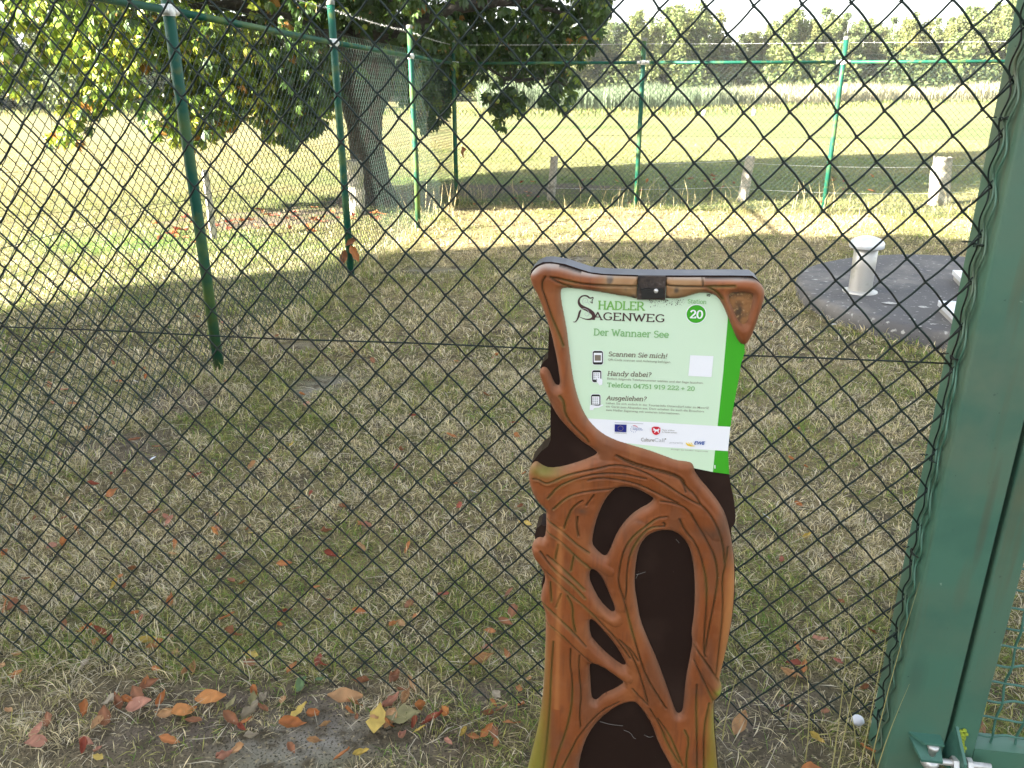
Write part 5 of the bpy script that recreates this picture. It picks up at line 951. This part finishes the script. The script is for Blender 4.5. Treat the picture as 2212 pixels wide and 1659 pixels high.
big = [(300, 1522, .075, 'pink', 0, .2, 'flat pinkish leaf at the left of the leaf row by the fence foot'), (350, 1508, .05, 'orange', 2, 1.2, 'small rolled orange leaf standing beside the big orange leaf pair'), (362, 1540, .055, 'tan', 1, .3, 'narrow tan leaf lying under the rolled orange one'), (397, 1536, .075, 'bright', 0, .8, 'broad bright orange leaf, lower one of the big orange pair'), (455, 1508, .085, 'bright', 0, .3, 'large bright orange leaf, upper one of the big orange pair'), (500, 1520, .06, 'olive', 0, 1.4, 'dull olive leaf right of the big orange pair'), (548, 1512, .06, 'olive', 1, 1.8, 'upright grey olive lobed leaf next to the other olive one'), (540, 1536, .07, 'grey', 0, .4, 'grey olive leaf spread under the two olive ones'), (532, 1560, .04, 'orange', 1, 1.0, 'small orange leaf below the olive leaves'), (240, 1508, .06, 'grey', 0, .4, 'grey-pink leaf left of the leaf row, beside a dry tuft'), (80, 1578, .055, 'pink', 0, 1.5, 'pink oval leaf in the lower left corner of the picture'), (30, 1458, .05, 'orange', 1, .4, 'orange leaf at the left edge low in the picture'), (645, 1537, .065, 'yellow', 0, .9, 'yellow heart-shaped leaf above the pale stone patch'), (682, 1545, .055, 'orange', 2, -.4, 'rolled rust leaf right of the yellow heart-shaped one'), (632, 1568, .075, 'orange', 2, .15, 'rolled orange leaf just above the pale bare patch'), (745, 1508, .10, 'tan', 1, .1, 'biggest crumpled tan leaf in the middle of the leaf row'), (752, 1535, .05, 'orange', 1, .9, 'orange leaf tucked under the big crumpled tan one'), (815, 1550, .085, 'yellow', 0, 1.45, 'tall yellow triangular leaf in the leaf row'), (838, 1562, .05, 'orange', 1, .6, 'small orange leaf right of the tall yellow one'), (872, 1543, .10, 'olive', 0, .1, 'large dull green oval leaf in the leaf row'), (850, 1515, .06, 'pink', 2, .5, 'twisted pink-brown leaf above the dull green oval one'), (908, 1522, .05, 'orange', 0, 1.3, 'orange-red upright leaf above the dark red one'), (935, 1552, .075, 'red', 1, .2, 'dark red crumpled leaf in the right half of the leaf row'), (962, 1542, .065, 'bright', 2, 1.9, 'bright orange leaf folded against the dark red one'), (905, 1574, .04, 'yellow', 0, .4, 'small yellow leaf below the dull green oval one'), (868, 1590, .045, 'pink', 2, 1.2, 'small pink leaf below the tall yellow one'), (1105, 1558, .05, 'orange', 0, .1, 'orange leaf near the foot of the sign'), (1050, 1573, .05, 'orange', 1, .7, 'rust leaf left of the foot of the sign'), (1085, 1525, .05, 'brown', 0, .9, 'brown leaf close to the left foot of the sign'), (1040, 1420, .085, 'tan', 2, .35, 'curved golden curled leaf left of the lower sign'), (690, 1465, .03, 'green', 0, .9, 'small green leaf on the moss left of the sign'), (850, 1460, .07, 'brown', 2, 1.3, 'brown crumpled leaf just behind the fence foot'), (650, 1475, .06, 'green', 0, .2, 'grey-green leaf just behind the fence foot'), (1600, 1553, .08, 'tan', 1, .9, 'tan curled leaf between sign and gate post'), (1270, 1590, .05, 'orange', 0, .5, 'orange leaf hidden behind the sign base'), (1755, 1652, .075, 'orange', 0, .2, 'flat orange leaf low beside the gate post'), (735, 1190, .035, 'yellow', 0, .9, 'bright yellow leaf in the middle of the lawn'), (780, 1625, .045, 'yellow', 2, .3, 'thin yellow curl right of the pale bare patch'), (740, 1630, .05, 'orange', 1, .5, 'orange curl on the bare patch at the bottom'), (340, 1392, .04, 'yellow', 0, 1.4, 'yellow-olive leaf far left behind the mesh foot'), (500, 1365, .06, 'brown', 2, 0, 'dark brown rolled leaf behind the mesh on the left'), (615, 1310, .06, 'red', 0, .8, 'deep red leaf on the lawn left of the centre'), (850, 1340, .04, 'orange', 2, .9, 'small rolled orange leaf right of the deep red one'), (460, 1138, .05, 'bright', 1, .6, 'pale orange curled leaf in the middle left of the lawn'), (480, 1165, .05, 'orange', 0, .2, 'orange leaf under the pale orange curled one'), (200, 1045, .05, 'red', 2, .1, 'rolled red-brown leaf on the left side of the lawn'), (290, 948, .07, 'brown', 1, .1, 'big brown crumpled leaf near the left fence foot'), (640, 1085, .05, 'brown', 0, .6, 'rust coloured leaf in the centre left of the lawn'), (1050, 850, .05, 'brown', 1, .3, 'brown leaf on the lawn left of the sign top'), (1885, 1355, .05, 'red', 0, .4, 'dark red leaf just left of the gate post'), (1800, 1200, .045, 'red', 0, .9, 'red leaf midway between sign and gate post'), (2120, 1560, .05, 'pink', 0, .9, 'pinkish leaf seen through the gate mesh')]
for px, py, s, cn, vr, rt, lb_ in big: drop(px, py, s*.95, cn, lb_, None, vr, rt, .026, .5)
names = ['orange', 'brown', 'red', 'tan', 'pink', 'brown', 'orange', 'red', 'orange', 'yellow']
def zone(px, py):
    if px > 1620: return 'between the sign and the gate post'
    if py > 1440: return 'along the foot of the near fence left of the sign'
    if py > 1150: return 'on the nearer lawn left of the lower sign'
    if px > 700: return 'on the middle lawn left of the sign panel'
    return 'on the lawn near the left fence'
k = 0
while k < 215:
    px = r.random()*1900-20; py = 640+r.random()**.8*1010
    if k > 188: px = r.random()*1150; py = 1535+r.normal(0, 38)
    elif k > 150: px = r.random()*560; py = 800+r.random()*650
    if 1150 < px < 1620 and py > 560: continue
    g = G(px, py); 
    if math.hypot(g[0]-PX, g[1]-PY) < PR+.05: continue
    cn = names[int(r.integers(0, 10))] if k < 151 else ['brown', 'orange', 'tan', 'brown', 'tan', 'grey'][k % 6]; zn = zone(px, py); adj = {'tan': 'tan', 'pink': 'pinkish', 'red': 'dark red', 'grey': 'dull grey-brown'}.get(cn, cn)
    drop(px, py, (.030+.030*r.random()) if k < 151 else .028+.034*r.random(), cn, f'small {adj} dry leaf {zn}', f'small {adj} leaves {zn}', tilt=.4); k += 1
k = 0
while k < 70:      # litter under the tree
    px = 330+r.random()*500; py = 500-(px-330)*.09+r.normal(0, 14)
    drop(px, py, .09+.05*r.random(), ['orange', 'brown', 'red'][k % 3], 'dry leaf in the litter strip outside the left fence before the tree', 'leaf litter under the chestnut', z=.03); k += 1
k = 0
while k < 34:
    px = 1000+r.random()*900; py = 380+r.random()*60; drop(px, py, .09+.05*r.random(), ['brown', 'red', 'orange'][k % 3], 'dry leaf in the tree shade behind the back fence', 'leaves behind the back fence', z=.03); k += 1
for i, (px, py, dx, s, lab, rx) in enumerate([(742, 556, -.05, .15, 'lower dry brown leaf caught on the second left fence post', (1.45, .3, 1.4)), (766, 547, .045, .155, 'upper dry brown leaf caught on the second left fence post', (1.35, -.4, -1.2)), (757, 520, .02, .12, 'small curled leaf tip caught above the others on the fence post', (1.2, .9, .5))]):
    p = atY(px, py, 6.76); o = link('dry_leaf', LM[['brown', 'orange', 'brown'][i]][1], None, p); o.rotation_euler = (rx[0], math.pi/2+rx[1], 0); o.scale = (s, s, s); tag(o, lab, 'leaf')
p = atY(996, 330, 11.25); o = link('dry_leaf', LM['brown'][2], None, p); o.rotation_euler = (.3, 1.4, 0); o.scale = (.16, .16, .16); tag(o, 'single brown leaf stuck in the back fence next to the corner post', 'leaf')
# pale odds and ends on the lawn
for px, py, s, lab in ((1853, 1556, .017, 'white rounded stone beside the foot of the gate post'), (2100, 520, .03, 'small pale stone on the lawn behind the slab')):
    g = G(px, py, .02); V, Fc = lathe(g, [(.002, -s*.8), (s*.8, -s*.4), (s, 0), (s*.75, s*.5), (.003, s*.7)], 10); o = part('pebble', V, Fc, M['stone'], None, True, base=g); tag(o, lab, 'stone')
fm = mesh('white_feather', np.array([(-.5, 0, 0), (-.2, .10, .03), (.2, .12, .06), (.5, 0, .02), (.2, -.08, .03), (-.2, -.07, .0)]), [(0, 1, 5), (1, 2, 4, 5), (2, 3, 4)], M['stone'], True)
for px, py, s, lab in ((292, 823, .075, 'white curved feather on the lawn near the first left fence post'), (1023, 1062, .045, 'white feather lying left of the sign'), (330, 990, .04, 'small pale feather on the lawn at the left'), (1655, 1115, .05, 'thin white feather right of the sign'), (690, 1163, .05, 'pale straw-white feather in the middle of the lawn')):
    g = G(px, py, .03); o = link('feather', fm, None, g); o.scale = (s, s, s); o.rotation_euler = (.3, 0, r.random()*3); tag(o, lab, 'feather')

# ------------------------------------------------------------------ evening haze
hm = bpy.data.materials.new('haze'); hm.use_nodes = True; hn = hm.node_tree; hn.nodes.remove(hn.nodes['Principled BSDF']); pv = hn.nodes.new('ShaderNodeVolumePrincipled')
pv.inputs['Density'].default_value = .00032; pv.inputs['Color'].default_value = (.95, .97, 1, 1); pv.inputs['Anisotropy'].default_value = .0; hn.links.new(pv.outputs[0], hn.nodes['Material Output'].inputs['Volume'])
hb = MB().box((-720, -60, -1), (1440, 0, 0), (0, 800, 0), (0, 0, 16)).out('haze', hm); tag(hb, 'thin bright haze over the pasture and far trees', None, None, 'stuff')
